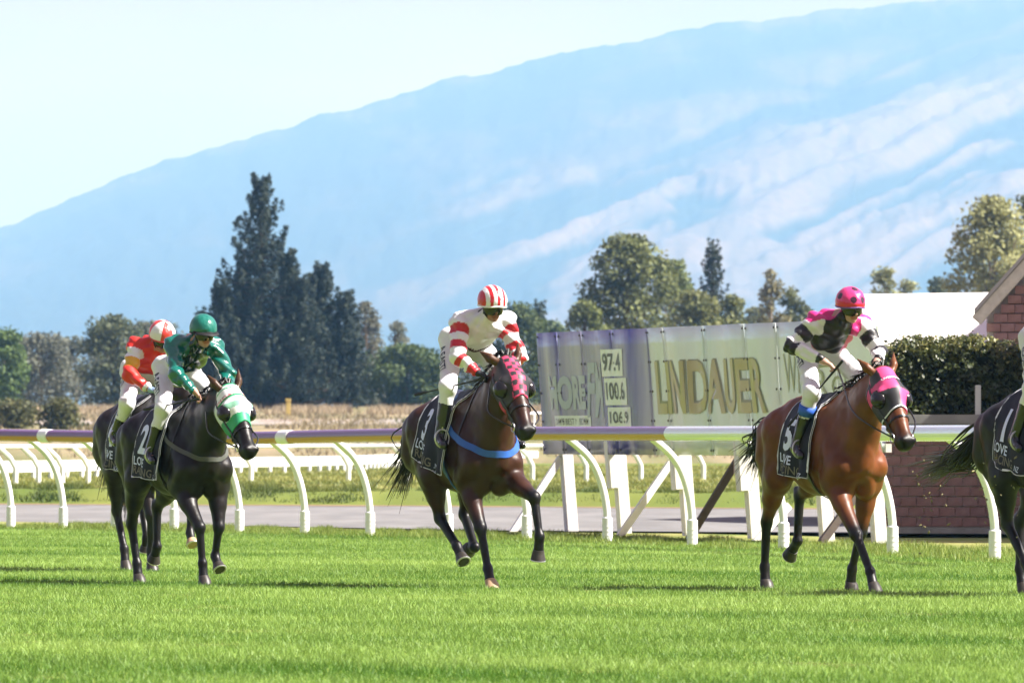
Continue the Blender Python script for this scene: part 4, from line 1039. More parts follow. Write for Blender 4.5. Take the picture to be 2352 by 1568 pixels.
    cm = bpy.data.meshes.new('saddle_cloth'); bm.to_mesh(cm); bm.free(); cl = link_mesh('saddle_cloth', cm, m_cloth, root, True); cb = bvh_of(cm)
    for sd in (0, 1):
        cc = cols[sd*(nu+1):(sd+1)*(nu+1)]
        path = [cc[i][1] for i in range(0)]+[cc[0][j] for j in range(2, na+1, 2)]+[cc[i][na] for i in range(1, nu+1, 2)]+[cc[nu][j] for j in range(na, 1, -2)]
        ribbon('piping', path, cb, .017, m_trim, cl, off=.002, th=.005)
    xs_ = xb+.035; sl = (1-rear)*LEN/(xf-xb)*.95; dz = (.91-rear)*LEN; tu, tw = (1, 0, -sl), (sl*.3, 0, 1)
    lay_text('lettering', 'LOVE', (xs_, -.3, 1.075+dz), tu, tw, cb, (0, 1, 0), m_print, cl, .105, off=.007, bold=.002)
    lay_text('lettering', 'RACING', (xs_, -.3, .995+dz), tu, tw, cb, (0, 1, 0), m_gold2, cl, .10, off=.007, bold=.001)
    lay_text('lettering', '.NZ', (xs_+.40, -.3, .995+dz-.4*sl), tu, tw, cb, (0, 1, 0), m_print, cl, .06, off=.007)
    lay_text('cloth_number', number, (xs_+.07, -.3, 1.175+dz*.7), (1, 0, -sl*.5), (0, 0, 1), cb, (0, 1, -.12), m_print, cl, .36, off=.008, bold=.012, cuts=4)
    # racing saddle
    sp = [cone((.30, 0, 1.60), (.05, 0, 1.555), .05, .06, 1.6, .06), cone((.05, 0, 1.555), (-.16, 0, 1.60), .06, .05, 1.9, .06)]
    for q in (-1, 1): sp += [cone((.12, q*.12, 1.53), (.26, q*.27, 1.33), .035, .03, 1, .06), cone((.02, q*.12, 1.53), (.14, q*.28, 1.30), .03, .025, 1, .05)]
    sm_, _ = sdf_mesh('saddle', sp, .016); link_mesh('saddle', sm_, mat('saddle leather %.3f' % saddle_col[2], saddle_col, .3, .5), root, True)
    return root, J
# ================================================================== jockeys
m_skin = mat('skin', attr='Col', rough=.5, spec=.4, noise=.06, nscale=12)
m_silk = mat('silks', attr='Col', rough=.42, spec=.5, bump=.55, bscale=16)
m_satin = mat('satin silks', attr='Col', rough=.24, spec=.6, bump=.9, bscale=13, coat=.3)
m_breech = mat('white breeches', (.70, .70, .73), .55, .35, bump=.35, bscale=22)
m_boot = mat('boot leather', (.011, .011, .012), .22, .5, bump=.25, bscale=18, coat=.3)
m_cap = mat('cap silk', attr='Col', rough=.32, spec=.5, bump=.3, bscale=30, coat=.2)
m_gog = mat('goggle lens', (.012, .010, .010), .06, .6)
m_black = mat('black fabric', (.013, .013, .014), .6, .3)
m_navyink = mat('navy print', (.03, .04, .09), .6, .3)
def make_jockey(label, X0, d0, al, sc, B, jersey, cap, silk=None, glove=None, skin=(.52, .30, .22), head_dark=None, peak=None, rim=None, extra=None, bootband=None, chest_print=False, thigh=True):
    base = Vector(B.get('base', (.05, 0, 1.55)))
    th = R(al-90); loc = Vector((X0, d0, 0))+Matrix.Rotation(th, 3, 'Z') @ (base*sc)
    root = empty('person', loc, th, sc); tag(root, label, 'person', 'jockeys riding past the rail')
    SH = Matrix.Translation(-base)
    def jl(name, me, m, parent=root, smooth=True): me.transform(SH); return link_mesh(name, me, m, parent, smooth)
    g = {k: V3(*v) for k, v in B.items() if isinstance(v, tuple) and len(v) == 3}
    hipm = (g['Rhip']+g['Lhip'])/2; shm = (g['Rsh']+g['Lsh'])/2; up = shm-hipm; tl = np.linalg.norm(up); up /= tl; nf = V3(up[2], 0, -up[0]); nf /= np.linalg.norm(nf)
    hc = g['head']; p, w = R(B.get('pitch', 15)), R(B.get('yaw', 0))
    f = V3(math.cos(p)*math.cos(w), math.cos(p)*math.sin(w), -math.sin(p)); l = V3(-math.sin(w), math.cos(w), 0); u = np.cross(f, l); M = np.stack([f, l, u], 1)
    Hl = lambda a, b, c: hc+f*a+l*b+u*c
    nb = shm+up*.04-nf*.01
    # --- body: one continuous figure
    bp = [ell(Hl(0, 0, .03), (.098, .078, .10), M, .03), ell(Hl(.038, 0, -.035), (.060, .060, .085), M, .03, 'face'), ell(Hl(.045, 0, -.085), (.045, .047, .036), M, .03, 'face'),
          cone(Hl(.088, 0, .005), Hl(.112, 0, -.040), .012, .0165, 1.1, .015, 'face'), ball(Hl(.078, 0, -.108), .02, 1.2, .02, 'face'), ball(Hl(.090, 0, -.073), .013, 1.8, .012, 'lips'),
          ball(Hl(.075, .03, -.035), .026, 1, .02, 'face'), ball(Hl(.075, -.03, -.035), .026, 1, .02, 'face'),
          cone(Hl(-.015, 0, -.06), nb, .056, .062, 1, .03, 'neck'), cone(shm, hipm+up*.1, .11, .10, 1.2, .08), cone(hipm+up*.12, hipm, .10, .10, 1.15, .06)]
    for q, s in ((-1, 'R'), (1, 'L')):
        sh, el, wr, ha = g[s+'sh'], g[s+'elb'], g[s+'wr'], g[s+'hand']
        bp += [cone(shm, sh, .07, .06, 1, .05), cone(sh, el, .048, .040, 1, .03), cone(el, wr, .042, .029, 1, .03, 'arm')]
        d = ha-wr; dl = np.linalg.norm(d); d /= dl; down = V3(0, 0, -1)-d*(-d[2]); down /= np.linalg.norm(down); sd = np.cross(d, down)
        bp += [cone(wr, wr+d*.03, .028, .030, 1, .02, 'hand'), cone(wr+d*.035-sd*.02, wr+d*.085-sd*.024, .020, .018, 1, .02, 'hand'), cone(wr+d*.035+sd*.02, wr+d*.085+sd*.024, .020, .017, 1, .02, 'hand')]
        for k in range(4):                                               # four bent fingers
            o = wr+d*.088+sd*(-.031+.0205*k); ln = (.030, .036, .034, .027)[k]; a1 = o+d*ln+down*.008; a2 = a1+down*ln*.85+d*.006; a3 = a2+down*.010-d*ln*.6
            bp += [cone(o, a1, .0098, .0094, 1, .006, 'finger'), cone(a1, a2, .0094, .0088, 1, .004, 'finger'), cone(a2, a3, .0088, .0078, 1, .004, 'finger')]
        ts = -q; o = wr+d*.045+sd*(.03*ts*(1 if (sd[1]*q) < 0 else -1)*-1)
        ins = -q*np.sign(sd[1]+1e-6); o = wr+d*.045+sd*ins*.030; a1 = o+d*.032+sd*ins*.012+down*.012; a2 = a1+d*.020-sd*ins*.004+down*.016
        bp += [cone(o, a1, .0115, .0105, 1, .008, 'finger'), cone(a1, a2, .0105, .0085, 1, .004, 'finger')]
        hi, kn, an = g[s+'hip'], g[s+'knee'], g[s+'ank']
        bp += [cone(hi, kn, .075, .055, 1, .05), cone(kn, an, .05, .036, 1, .03), cone(an, g[s+'toe'], .034, .026, 1, .02)]
    bm_, V = sdf_mesh('body', bp, .0085 if glove is not None else .0074)
    bi, bt = nearest_prim(bp, V); nm = np.array([q['n'] for q in bp])[bi]; C = np.tile(np.array(skin), (len(V), 1))
    C[nm == 'lips'] = np.array(skin)*np.array((.78, .5, .5))
    loc_ = (V-hc) @ M
    if head_dark is not None:
        w_ = ((loc_[:, 0] < .045) | (np.abs(loc_[:, 1]) > .052)) & (loc_[:, 2] < .08) & (np.linalg.norm(loc_, axis=1) < .2); C[w_] = head_dark
    if glove is not None: C[np.isin(nm, ['hand', 'finger'])] = glove
    vcol(bm_, C); jl('body', bm_, m_skin)
    # --- breeches
    q = [ell(hipm-nf*.02, (.15, .165, .14), None, .06), cone(hipm+up*.02, hipm+up*.16, .135, .128, 1.18, .06)]
    for s in 'RL':
        hi, kn, an = g[s+'hip'], g[s+'knee'], g[s+'ank']
        q += [cone(hi, kn, .098, .072, .95, .05, 'thigh'+s), ball(hi-nf*.06, .10, 1, .05), ball(kn, .072, .95, .03, 'knee'), cone(kn, kn+(an-kn)*.42, .070, .060, .95, .03, 'shin')]
    fold = lambda A: (lambda X, Y, Z: A*((1-2*np.abs(np.sin(X*17+Z*13+1.7*np.sin(Y*11+Z*5))))*(.5+.5*np.sin(Y*13-Z*15))+.7*(1-2*np.abs(np.sin(Z*27-X*12+2.2*np.sin(Y*10+X*7))))+.35*np.sin(Z*61+Y*33+X*17)))
    jm, V = sdf_mesh('breeches', q, .0115, warp=fold(.0048)); jb = bvh_of(jm); bree = None
    base_jm = jm
    # text needs unshifted surface
    prints = []
    if thigh:
        hi, kn = g['Rhip'], g['Rknee']; U = (kn-hi)/np.linalg.norm(kn-hi); W = V3(U[2]*-1, 0, U[0]); W = W/np.linalg.norm(W); W = W if W[0] > 0 else -W
        tm = thigh if isinstance(thigh, tuple) else ('A EASTI', 'WORLD')
        prints.append(lay_text('lettering', tm[0], hi+U*.06-W*.0, U, W, jb, (0.0, 1, -.1), m_navyink, None, .085, off=.004, bold=.001))
        prints.append(lay_text('lettering', tm[1], hi+U*.14-W*.055, U, W, jb, (.0, 1, -.1), m_navyink, None, .05, off=.004))
        hi, kn = g['Lhip'], g['Lknee']; U = (hi-kn)/np.linalg.norm(kn-hi); W = V3(0, -1, 0)
        prints.append(lay_text('lettering', tm[2] if len(tm) > 2 else 'AI BAL', kn+U*.04+V3(0, .03, 0), U, W, jb, (-1, 0, -.5), m_navyink, None, .075, off=.004))
    bree = jl('breeches', jm, m_breech)
    for o in prints: o.data.transform(SH); o.parent = bree
    # --- boots
    for s in 'RL':
        kn, an, to = g[s+'knee'], g[s+'ank'], g[s+'toe']; t = kn+(an-kn)*.33; fd = (to-an); fl_ = fd/np.linalg.norm(fd)
        q = [cone(t, an, .064, .050, .95, .03), ball(an, .05, .9, .02), cone(an-fl_*.035+V3(0, 0, -.03), to, .042, .036, .95, .03), ball(an-fl_*.05+V3(0, 0, -.035), .036, .9, .02)]
        ax = (kn-an)/np.linalg.norm(kn-an); zt = float((t+ax*.01) @ ax)
        bo, _ = sdf_mesh('boot', q, .0105, cut=[lambda X, Y, Z: X*ax[0]+Y*ax[1]+Z*ax[2]-zt], warp=fold(.0016)); bt_ = jl('boot', bo, m_boot)
        if bootband is not None:
            r = MB(); r.tube([t+ax*.05-V3(0, 0, 0), t-ax*.035], [.073, .070], 20); rm = pymesh('boot_band', r.v, [tuple(x) for x in r.f]); jl('boot_band', rm, bootband, bt_)
        st = MB(); c = Vector(to*.55+an*.45)-Vector((0, 0, .02)); st.tube([c+Vector((0, math.sin(t_)*.062, .045+math.cos(t_)*.075)) for t_ in np.linspace(0, 6.283, 19)], .007, 6)
        st.tube([c+Vector((0, 0, .115)), Vector((c.x*.6+.05, c.y*.82, 1.52))], .007, 5)
        jl('stirrup', pymesh('st', st.v, [tuple(x) for x in st.f]), m_shoe, bt_)
    # --- jersey
    q = [cone(shm-up*.03, hipm+up*.15, .12, .112, 1.25, .05, 'torso'), ell(shm-up*.17+nf*.0, (.125, .178, .14), None, .06, 'torso'), ell(hipm+up*.24-nf*.03, (.12, .152, .12), None, .06, 'torso'), cone(shm+up*.02, nb+up*.03, .085, .066, 1, .04, 'collar'), cone(shm-up*.02+nf*.02, Hl(-.03, 0, -.10), .10, .070, 1, .05, 'collar')]
    for s in 'RL':
        sh, el, wr = g[s+'sh'], g[s+'elb'], g[s+'wr']
        q += [cone(shm*.4+sh*.6, sh, .092, .088, 1, .06, 'shoulder'+s), cone(sh, el, .076, .064, 1, .03, 'upper'+s), cone(el, el+(wr-el)*.93, .062, .042, 1, .025, 'fore'+s)]
    hem = float((hipm+up*.13) @ up)
    jm, V = sdf_mesh('jersey', q, .0098, cut=[lambda X, Y, Z: hem-(X*up[0]+Y*up[1]+Z*up[2])], warp=fold(.0105))
    bi, bt = nearest_prim(q, V); nm = [q[i]['n'] for i in bi]
    C = [jersey(n_, t_, (v-hipm) @ nf, v[1], ((v-hipm) @ up)/tl) for n_, t_, v in zip(nm, bt, V)]
    vcol(jm, np.array(C)); pb = bvh_of(jm) if chest_print else None; pr = None
    if chest_print:
        c = hipm+up*tl*.48; mbp = MB(); rgx = random.Random(3)
        for i in range(11):
            t0 = -.13+.026*i
            pts_ = []
            for k in range(7):
                y = t0+.045*k/6-.02; zz = .018*math.sin(i*1.7+k*1.3)+.012*math.cos(k*2.1+i)
                pp = Vector(c+nf*.5+up*zz+V3(0, y, 0)); h = pb.ray_cast(pp, Vector(-nf)); pts_.append((h[0] if h[0] else pp-Vector(nf)*.35)+Vector(nf)*.003)
            mbp.tube(pts_, .0055, 4)
        pr = pymesh('chest_print', mbp.v, [tuple(x) for x in mbp.f])
    je = jl('jersey', jm, silk or m_silk)
    if pr: jl('chest_print', pr, mat('plum print', (.10, .02, .05), .6), je)
    # --- helmet
    n1, n2 = 120, 48; Vh, Ch = [], []
    for j in range(n2+1):
        for i in range(n1):
            ph = 2*math.pi*i/n1; tm_ = R(97)+R(14)*(1-math.cos(ph))*.5+R(6)*abs(math.sin(ph)); t = tm_*j/n2
            a_, b_, c_ = math.sin(t)*math.cos(ph), math.sin(t)*math.sin(ph), math.cos(t)
            kk = 1+.022*mnoise.noise((a_*3.2+al, b_*3.2, c_*3.2))+.012*mnoise.noise((a_*8, b_*8+al, c_*5)); Vh.append(Hl(a_*.142*kk, b_*.121*kk, .035+c_*.128*kk)); Ch.append(cap(a_, b_, c_))
    Fh = [(j*n1+i, (j+1)*n1+i, (j+1)*n1+(i+1) % n1, j*n1+(i+1) % n1) for j in range(n2) for i in range(n1)]
    k = len(Vh)
    for i in range(n1): Vh.append(hc+(Vh[n2*n1+i]-hc)*.93+u*.002); Ch.append((.02, .02, .02))
    Fh += [(n2*n1+i, k+i, k+(i+1) % n1, n2*n1+(i+1) % n1) for i in range(n1)]
    Vh.append(Hl(0, 0, .07)); Ch.append((.02, .02, .02)); Fh2 = [(k+i, k+n1, k+(i+1) % n1) for i in range(n1)]
    hm = pymesh('helmet', Vh, Fh+Fh2); vcol(hm, np.array(Ch)); he = jl('helmet', hm, m_cap)
    rm_ = MB(); rp = []
    for i in range(n1+1): rp.append(Vector(hc+(Vh[n2*n1+(i % n1)]-hc)*1.005))
    rm_.tube(rp, .0075, 6, caps=False); jl('rim', pymesh('rim', rm_.v, [tuple(x) for x in rm_.f]), rim or m_black, he)
    if peak is not None:
        Vp = []; n = 24
        for i in range(n+1):
            ph = -1.25+2.5*i/n; e = max(0, math.cos(ph*1.2))
            for r_, dz in ((.985, -.002), (1.0+.42*e, -.018), (1.0+.42*e, -.024), (.985, -.010)): Vp.append(Hl(math.cos(ph)*.142*r_, math.sin(ph)*.121*r_, .022+dz+.012*(e > 0)*0))
        Fp = []
        for i in range(n):
            for a_ in range(4): Fp.append((i*4+a_, i*4+(a_+1) % 4, (i+1)*4+(a_+1) % 4, (i+1)*4+a_))
        jl('peak', pymesh('peak', Vp, Fp), peak, he)
    # --- goggles and chin strap
    Vg = []; n = 26
    for i in range(n+1):
        ph = -1.35+2.7*i/n; hgt = .042*(1-.3*max(0, math.cos(ph)-.95)*14) if abs(ph) < .95 else .042*max(.3, 1-(abs(ph)-.95)*1.6)
        for r_, dz in ((1.0, 1), (1.06, .5), (1.06, -.6), (1.0, -1)): Vg.append(Hl(math.cos(ph)*.117*r_, math.sin(ph)*.088*r_, -.022+dz*hgt))
    Fg = [(i*4+a_, i*4+a_+1, (i+1)*4+a_+1, (i+1)*4+a_) for i in range(n) for a_ in range(3)]
    jl('goggles', pymesh('goggles', Vg, Fg), m_gog)
    cs = MB(); cs.tube(catmull([Vector(Hl(.01, -.083, .0)), Vector(Hl(.03, -.066, -.07)), Vector(Hl(.05, 0, -.125)), Vector(Hl(.03, .066, -.07)), Vector(Hl(.01, .083, 0))], 5), .008, 6); jl('chin_strap', pymesh('cs', cs.v, [tuple(x) for x in cs.f]), m_black)
    return root, g
def reins(hroot, J, g, sc_same=True):
    po, no, a, nf, L = head_frame(J)
    for q, s in ((-1, 'R'), (1, 'L')):
        b = Vector(po+a*(.86*L)-nf*.05+V3(0, q*.08, 0)); h = Vector(g[s+'hand']); m_ = b.lerp(h, .5)+Vector((0, q*.13, -.05))
        mb = MB(); mb.tube(catmull([b, b.lerp(m_, .5)+Vector((0, q*.05, 0)), m_, m_.lerp(h, .6), h], 4), .0075, 5); mb.build('rein', m_leather, hroot, True)
def whip(label, X0, d0, al, sc, a, b):
    th = R(al-90); rt = Matrix.Rotation(th, 3, 'Z'); a, b = Vector(a), Vector(b); loc = Vector((X0, d0, 0))+rt @ (a*sc); d = (b-a)
    mb = MB(); mb.tube([-d*.12, Vector((0, 0, 0)), d*.25, d*.7, d*.95], [.012, .012, .008, .006, .005], 8); mb.tube([d*.82, d*.9, d], [.006, .014, .013], 6)
    o = mb.build('riding_whip', m_leather, None, True); o.location = loc; o.rotation_euler = (0, 0, th); o.scale = (sc,)*3; tag(o, label, 'whip', 'riding whips'); return o
# ================================================================== the field
BLK = (.010, .009, .009)
def hood1(s, y, n):
    if s < -.02: return (.05, .42, .19) if s < -.06 else (.78, .8, .8)
    if s < .10: return (.06, .45, .2) if s < .0 else (.78, .8, .8)
    return [(.06, .45, .2), (.78, .8, .8), (.30, .62, .45), (.80, .82, .82), (.05, .44, .2), (.05, .44, .2)][min(5, int((s-.10)/.085))] if n > -.07 else (.62, .68, .68) if s < .38 else (.04, .36, .17)
def hood2(s, y, n):
    if abs(y+.005) < .062 and n > .02:
        i, j = math.floor((s+.1)/.062), math.floor((y+.062)/.042)
        if (i+j) % 2 == 0: return (.75, .06, .16)
    if n < -.09 and s > .42: return (.60, .05, .12)
    return (.035, .033, .036)
def hood3(s, y, n):
    if s < .12 and n > -.06: return (.78, .08, .25) if abs(y) < .075 else (.035, .03, .033)
    if s < .30: return (.78, .08, .25) if y < .02 else (.03, .03, .033)
    return ((.03, .03, .033) if y < .012 else (.78, .08, .25)) if n > -.05 else (.03, .03, .033)
# --- horse with green and white hood
H1 = dict(X0=-2.876, d0=73.0, al=26, sc=.95)
J1 = dict(poll=(1.20, 0, 1.70), nose=(1.65, 0, 1.18), earR=(-.15, .02, .09), earL=(-.18, .05, .05),
    RF=((.45, -.16, .88), (.80, -.12, .51), (.82, -.10, .19), (.85, -.10, 0)), LF=((.56, .16, .87), (.66, .13, .51), (.60, .12, .25), (.70, .12, .13)),
    RH=((-.44, -.18, .92), (-.68, -.14, .53), (-.60, -.12, .17), (-.56, -.12, 0)), LH=((-.44, .18, .90), (-.74, .14, .68), (-.72, .13, .32), (-.80, .13, .19)))
h1, _ = make_horse('near black racehorse in a green and white striped hood with blinkers', J=J1, saddle_col=(.03, .028, .03), coat=(.008, .0055, .0045), points=(.006, .0055, .0055), number='2',
    hood=dict(col=hood1, cups=True, band=mat('pink check band', (.62, .22, .24), .6, col2=(.8, .72, .72), nscale=60, ramp=(.45, .5))), strap=(.04, mat('olive webbing', (.10, .105, .09), .7), 1.12), girth=mat('dark girth', (.02, .02, .022), .6), tail=((-.88, 0, 1.36), (-1.0, 0, 1.1), (-1.05, .0, .6), .05), seed=1, **H1)
B1j = dict(head=(.60, 0, 2.255), pitch=12, yaw=0, Rsh=(.40, -.19, 2.13), Lsh=(.42, .19, 2.13), Relb=(.62, -.27, 1.87), Lelb=(.56, .27, 1.86), Rwr=(.76, -.17, 1.74), Lwr=(.74, .13, 1.74), Rhand=(.80, -.07, 1.62), Lhand=(.82, .07, 1.65),
    Rhip=(.02, -.12, 1.90), Lhip=(.02, .12, 1.90), Rknee=(.36, -.28, 1.58), Lknee=(.36, .28, 1.58), Rank=(.17, -.33, 1.16), Lank=(.17, .33, 1.16), Rtoe=(.30, -.35, 1.10), Ltoe=(.30, .35, 1.10))
EM, EM_SHADE = (.005, .145, .112), (.004, .03, .025)
def jer1(n, t, f, y, u):
    if n in ('torso', 'collar') and f > .03 and abs(y) < .12: return EM_SHADE  # front of the torso darkened, its shade painted into the silk
    if n == 'torso' and f < -.02 and abs(y) < .06: return (.06, .012, .03)
    return EM
j1, g1 = make_jockey('jockey in emerald green satin leaning down over the near black horse', B=B1j, jersey=jer1, cap=lambda a, b, c: (.008, .165, .125), silk=m_satin, peak=m_black, thigh=('A EASTI', 'FINWORLD', 'L IN'), **H1)
reins(h1, J1, g1); whip('black whip held by the green satin jockey', a=(.80, -.10, 1.66), b=(.20, -.40, 1.56), **H1)
# --- dark bay with pink check hood
H2 = dict(X0=-.402, d0=71.3, al=22, sc=1.0)
J2 = dict(poll=(1.0, 0, 1.83), nose=(1.42, 0, 1.28), earR=(-.12, -.01, .12), earL=(-.17, .03, .05),
    RF=((.46, -.16, .90), (.70, -.13, .50), (.79, -.10, .16), (.87, -.10, 0)), LF=((.64, .17, .90), (1.02, .22, .75), (1.10, .235, .43), (1.06, .235, .24)),
    RH=((-.26, -.18, .93), (-.24, -.12, .57), (.07, -.09, .34), (.19, -.08, .21)), LH=((-.26, .17, .92), (-.34, .14, .60), (.0, .10, .33), (-.14, .10, .31)))
m_blue = mat('royal blue webbing', (.03, .13, .50), .55, noise=.1)
h2, _ = make_horse('dark bay racehorse in a black hood with pink checks and a blue breast strap', J=J2, saddle_col=(.012, .04, .10), coat=(.042, .014, .0065), points=(.0065, .0055, .0055), number='3',
    hood=dict(col=hood2, cups=True, end=.52), strap=(.055, m_blue, 1.11), girth=m_blue, tail=((-.86, 0, 1.36), (-1.06, -.03, 1.18), (-1.30, -.10, .80), .07), pale=('RF',), seed=2, cloth=(-.30, .38), rear=.80, **H2)
B2j = dict(head=(.63, 0, 2.345), pitch=16, yaw=0, Rsh=(.42, -.195, 2.20), Lsh=(.44, .195, 2.20), Relb=(.56, -.28, 1.92), Lelb=(.56, .27, 1.92), Rwr=(.68, -.17, 1.79), Lwr=(.70, .13, 1.79), Rhand=(.78, -.07, 1.73), Lhand=(.80, .06, 1.73),
    Rhip=(.03, -.12, 2.02), Lhip=(.03, .12, 2.02), Rknee=(.36, -.285, 1.66), Lknee=(.36, .285, 1.66), Rank=(.30, -.33, 1.25), Lank=(.30, .33, 1.25), Rtoe=(.43, -.35, 1.18), Ltoe=(.43, .35, 1.18))
RED, WHT = (.62, .018, .028), (.70, .70, .73)
def jer2(n, t, f, y, u):
    if n[:5] == 'upper': return RED if .06 < t < .40 or .62 < t < .84 else WHT
    if n[:4] == 'fore': return RED if .16 < t < .40 or t > .78 else WHT
    return WHT
def cap2(a, b, c): return RED if int(math.floor((b+1.0)/.23)) % 2 == 0 else WHT
j2, g2 = make_jockey('jockey in white with red hooped sleeves and a red striped cap', B=B2j, jersey=jer2, cap=cap2, glove=(.014, .014, .015), skin=(.34, .18, .12), head_dark=(.015, .015, .016), rim=mat('white rim', (.75, .75, .75), .4), chest_print=True, thigh=('A EASTI', 'LIVESTOCK', 'IN'), **H2)
reins(h2, J2, g2); whip('black whip held back by the jockey in red hooped sleeves', a=(.76, -.09, 1.74), b=(.06, -.46, 1.60), **H2)
# --- bright bay with pink hood
H3 = dict(X0=2.547, d0=69.8, al=24, sc=.98)
J3 = dict(poll=(1.14, 0, 1.765), nose=(1.57, 0, 1.22), earR=(-.14, .0, .10), earL=(-.17, .03, .06),
    RF=((.50, -.16, .90), (.86, -.12, .47), (1.08, -.10, .17), (1.16, -.10, 0)), LF=((.52, .16, .88), (.46, .12, .48), (.34, .10, .18), (.30, .10, 0)),
    RH=((-.50, -.18, .94), (-.80, -.14, .56), (-.88, -.12, .18), (-.86, -.12, 0)), LH=((-.42, .18, .94), (-.74, .14, .78), (-.76, .13, .40), (-.92, .13, .27)))
h3, _ = make_horse('bright bay racehorse in a pink and black quartered hood', J=J3, coat=(.155, .047, .0125), points=(.0075, .006, .0055), number='5',
    hood=dict(col=hood3, cups=True, trim=m_trim, end=.54, word='LIVESTOCK'), strap=None, girth=mat('black girth', (.016, .017, .018), .5), tail=((-.88, 0, 1.36), (-1.12, -.02, 1.26), (-1.32, -.06, 1.0), .07), seed=3, **H3)
B3j = dict(head=(.50, 0, 2.36), pitch=14, yaw=4, Rsh=(.26, -.20, 2.23), Lsh=(.30, .20, 2.21), Relb=(.22, -.40, 2.03), Lelb=(.44, .30, 1.98), Rwr=(.42, -.22, 1.91), Lwr=(.66, .17, 1.90), Rhand=(.50, -.11, 1.84), Lhand=(.78, .12, 1.84),
    Rhip=(-.09, -.12, 1.99), Lhip=(-.09, .12, 1.99), Rknee=(.36, -.285, 1.64), Lknee=(.38, .285, 1.66), Rank=(.17, -.33, 1.19), Lank=(.17, .33, 1.19), Rtoe=(.30, -.35, 1.12), Ltoe=(.30, .35, 1.12))
PNK, BK = (.72, .035, .24), (.013, .012, .013)
def jer3(n, t, f, y, u):
    if n[:5] == 'upper': return WHT if t < .34 or .68 < t < .92 else BK
    if n[:4] == 'fore': return BK if t < .26 or t > .93 else WHT
    if n[:8] == 'shoulder': return PNK if f < .02 else (WHT if abs(y) > .16 else (BK if y < 0 else PNK))
    if f > .02: return BK if y < .075 and u > .34+.5*abs(y+.02) else PNK
    return PNK if abs(y) > .07 or u > .85 else BK
def cap3(a, b, c):
    for (x, y, z) in ((.86, -.36, .36), (.86, .36, .36), (0, -.9, .4), (0, .9, .4), (-.86, 0, .4), (.3, 0, .95)):
        if (a-x)**2+(b-y)**2+(c-z)**2 < .05: return (.05, .01, .03)
    return (.70, .02, .05) if c < .12 else (.76, .05, .22)
j3, g3 = make_jockey('jockey in pink and black with a pink spotted cap and blue boot tops', B=B3j, jersey=jer3, cap=cap3, skin=(.56, .33, .25), rim=mat('purple rim', (.16, .08, .28), .4), bootband=mat('blue bandage', (.03, .13, .62), .6), thigh=('EASTI', 'WORLD', 'AI BAL'), **H3)
reins(h3, J3, g3); whip('black whip pointing down in the pink capped jockey\'s bare hand', a=(.52, -.13, 1.85), b=(.22, -.44, 1.36), **H3)
# --- horse behind, mostly hidden
H0 = dict(X0=-3.45, d0=80.0, al=20, sc=1.0)
J0 = dict(poll=(1.15, 0, 1.78), nose=(1.52, 0, 1.24), RF=((.45, -.16, .90), (.62, -.13, .52), (.52, -.1, .2), (.56, -.1, 0)), LF=((.62, .17, .90), (.90, .17, .62), (.94, .15, .36), (1.02, .15, .25)),
    RH=((-.3, -.18, .93), (-.45, -.13, .56), (-.30, -.1, .2), (-.25, -.1, 0)), LH=((-.3, .18, .93), (-.5, .14, .62), (-.3, .12, .3), (-.34, .12, .18)))
h0, _ = make_horse('dark brown racehorse mostly hidden behind the green hooded horse', J=J0, coat=(.013, .0075, .005), points=(.010, .009, .008), number='4', hood=None, strap=None, girth=MATS['dark girth'], tail=((-.88, 0, 1.36), (-.98, -.02, 1.15), (-1.02, -.05, .78), .05), pale=('LF',), seed=4, res=.017, **H0)
B0j = dict(head=(.54, 0, 2.18), pitch=28, yaw=6, Rsh=(.36, -.19, 2.09), Lsh=(.38, .19, 2.09), Relb=(.50, -.30, 1.84), Lelb=(.52, .28, 1.84), Rwr=(.68, -.17, 1.70), Lwr=(.70, .13, 1.70), Rhand=(.76, -.08, 1.65), Lhand=(.80, .07, 1.65),
    Rhip=(.0, -.12, 1.84), Lhip=(.0, .12, 1.84), Rknee=(.40, -.29, 1.57), Lknee=(.40, .29, 1.57), Rank=(.13, -.33, 1.25), Lank=(.13, .33, 1.25), Rtoe=(.26, -.35, 1.19), Ltoe=(.26, .35, 1.19))
SC = (.74, .03, .02)
def jer0(n, t, f, y, u):
    if n[:5] == 'upper': return (SC if t < .2 else WHT) if t < .5 else ((.80, .44, .02) if t < .85 else SC)
    if n[:4] == 'fore': return SC if f > -.3 and t < .95 else WHT
    return SC
def cap0(a, b, c): return (SC if (a > -.05) != (b > 0) else WHT) if abs(b) > .03 else WHT
j0, g0 = make_jockey('crouched jockey in scarlet with a yellow armband and red and white quartered cap', B=B0j, jersey=jer0, cap=lambda a, b, c: (.74, .06, .05) if math.floor((math.atan2(b, a)+.55)/1.05) % 2 == 0 else WHT, skin=(.42, .22, .15), glove=(.35, .5, .7), rim=mat('scarlet rim', (.65, .05, .06), .4), thigh=('EASTI', 'WORLD', 'IN'), **H0)
reins(h0, J0, g0)
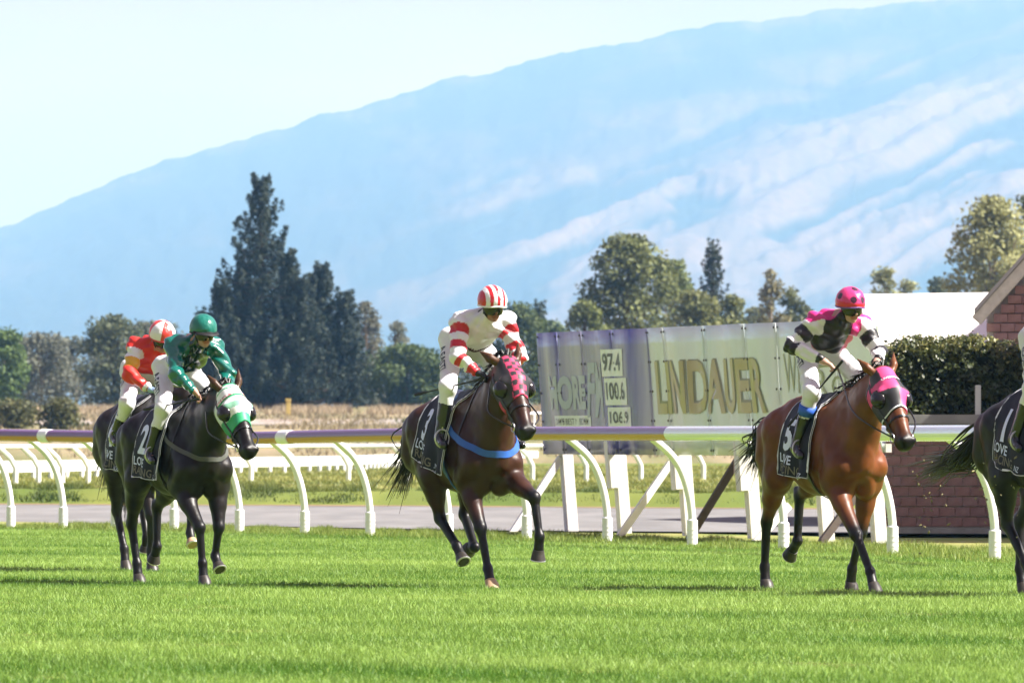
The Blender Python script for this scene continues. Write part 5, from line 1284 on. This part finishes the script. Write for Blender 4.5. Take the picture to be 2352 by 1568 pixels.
# --- leader, leaving the picture on the right
H4 = dict(X0=4.22, d0=67.4, al=24, sc=1.0)
J4 = dict(poll=(1.2, 0, 1.75), nose=(1.62, 0, 1.25), RF=J0['RF'], LF=J0['LF'], RH=((-.36, -.18, .93), (-.42, -.13, .56), (-.16, -.1, .26), (-.05, -.1, .12)), LH=((-.4, .18, .93), (-.72, .14, .58), (-.68, .12, .2), (-.62, .12, 0)))
h4, _ = make_horse('black racehorse with streaming tail, cut off by the right edge', J=J4, coat=(.012, .011, .0105), points=(.010, .009, .009), number='1', tail_tip=.10, hood=None, strap=None, girth=m_blue, tail=((-.88, 0, 1.36), (-1.3, -.05, 1.10), (-1.95, -.12, .93), .055), seed=5, res=.0155, cloth=(-.32, .38), rear=.82, **H4)
B4j = dict(head=(.62, 0, 2.32), pitch=14, yaw=0, Rsh=(.40, -.195, 2.18), Lsh=(.42, .195, 2.18), Relb=(.54, -.28, 1.92), Lelb=(.56, .27, 1.92), Rwr=(.68, -.17, 1.79), Lwr=(.70, .13, 1.79), Rhand=(.78, -.07, 1.73), Lhand=(.80, .06, 1.73),
    Rhip=(.0, -.12, 1.98), Lhip=(.0, .12, 1.98), Rknee=(.32, -.285, 1.64), Lknee=(.34, .285, 1.64), Rank=(.10, -.33, 1.24), Lank=(.1, .33, 1.24), Rtoe=(.22, -.35, 1.16), Ltoe=(.22, .35, 1.16))
def jer4(n, t, f, y, u): return (.55, .03, .12) if n[:5] != 'fore' else WHT
j4, g4 = make_jockey('white breeched leg of the leading jockey at the right edge', B=B4j, jersey=jer4, cap=lambda a, b, c: (.60, .04, .16), glove=(.6, .6, .6), thigh=('EQUINOX', 'EQUITY', 'IN'), **H4)
reins(h4, J4, g4)

# crumbs of turf thrown up behind the leader
mb = MB(); rg = random.Random(12)
for i in range(46):
    px, py = rg.uniform(2080, 2340), rg.gauss(1150, 70); d = rg.uniform(66.2, 68.5); p = at(px, min(1270, py), d=d); r = rg.uniform(.004, .011)
    ax = Vector((rg.uniform(-1, 1), rg.uniform(-1, 1), rg.uniform(-1, 1))).normalized(); mb.tube([p-ax*r*1.6, p, p+ax*r*1.8], [r*.5, r, r*.3], 5)
tag(mb.build('turf_crumbs', mat('turf crumbs', (.33, .33, .14), .9, col2=(.2, .15, .08), nscale=9)), 'crumbs of grass flying up behind the leading horse', 'turf', kind='stuff')
HAZE = 0.88e-4
# ================================================================== the air between here and the hills
hz = MB().box((0, 9300, 389), (18200, 19200, 782)).build('haze', None); tag(hz, 'thin blue summer haze filling the valley', 'haze', kind='stuff')
hm = bpy.data.materials.new('haze'); hm.use_nodes = True; hn = hm.node_tree.nodes; hl = hm.node_tree.links
for q in list(hn):
    if q.type != 'OUTPUT_MATERIAL': hn.remove(q)
pv = hn.new('ShaderNodeVolumePrincipled'); pv.inputs['Density'].default_value = HAZE; pv.inputs['Color'].default_value = (.25, .54, 1.0, 1); pv.inputs['Absorption Color'].default_value = (1, 1, 1, 1); pv.inputs['Anisotropy'].default_value = .1
hl.new(pv.outputs[0], [q for q in hn if q.type == 'OUTPUT_MATERIAL'][0].inputs['Volume']); hz.data.materials.append(hm)
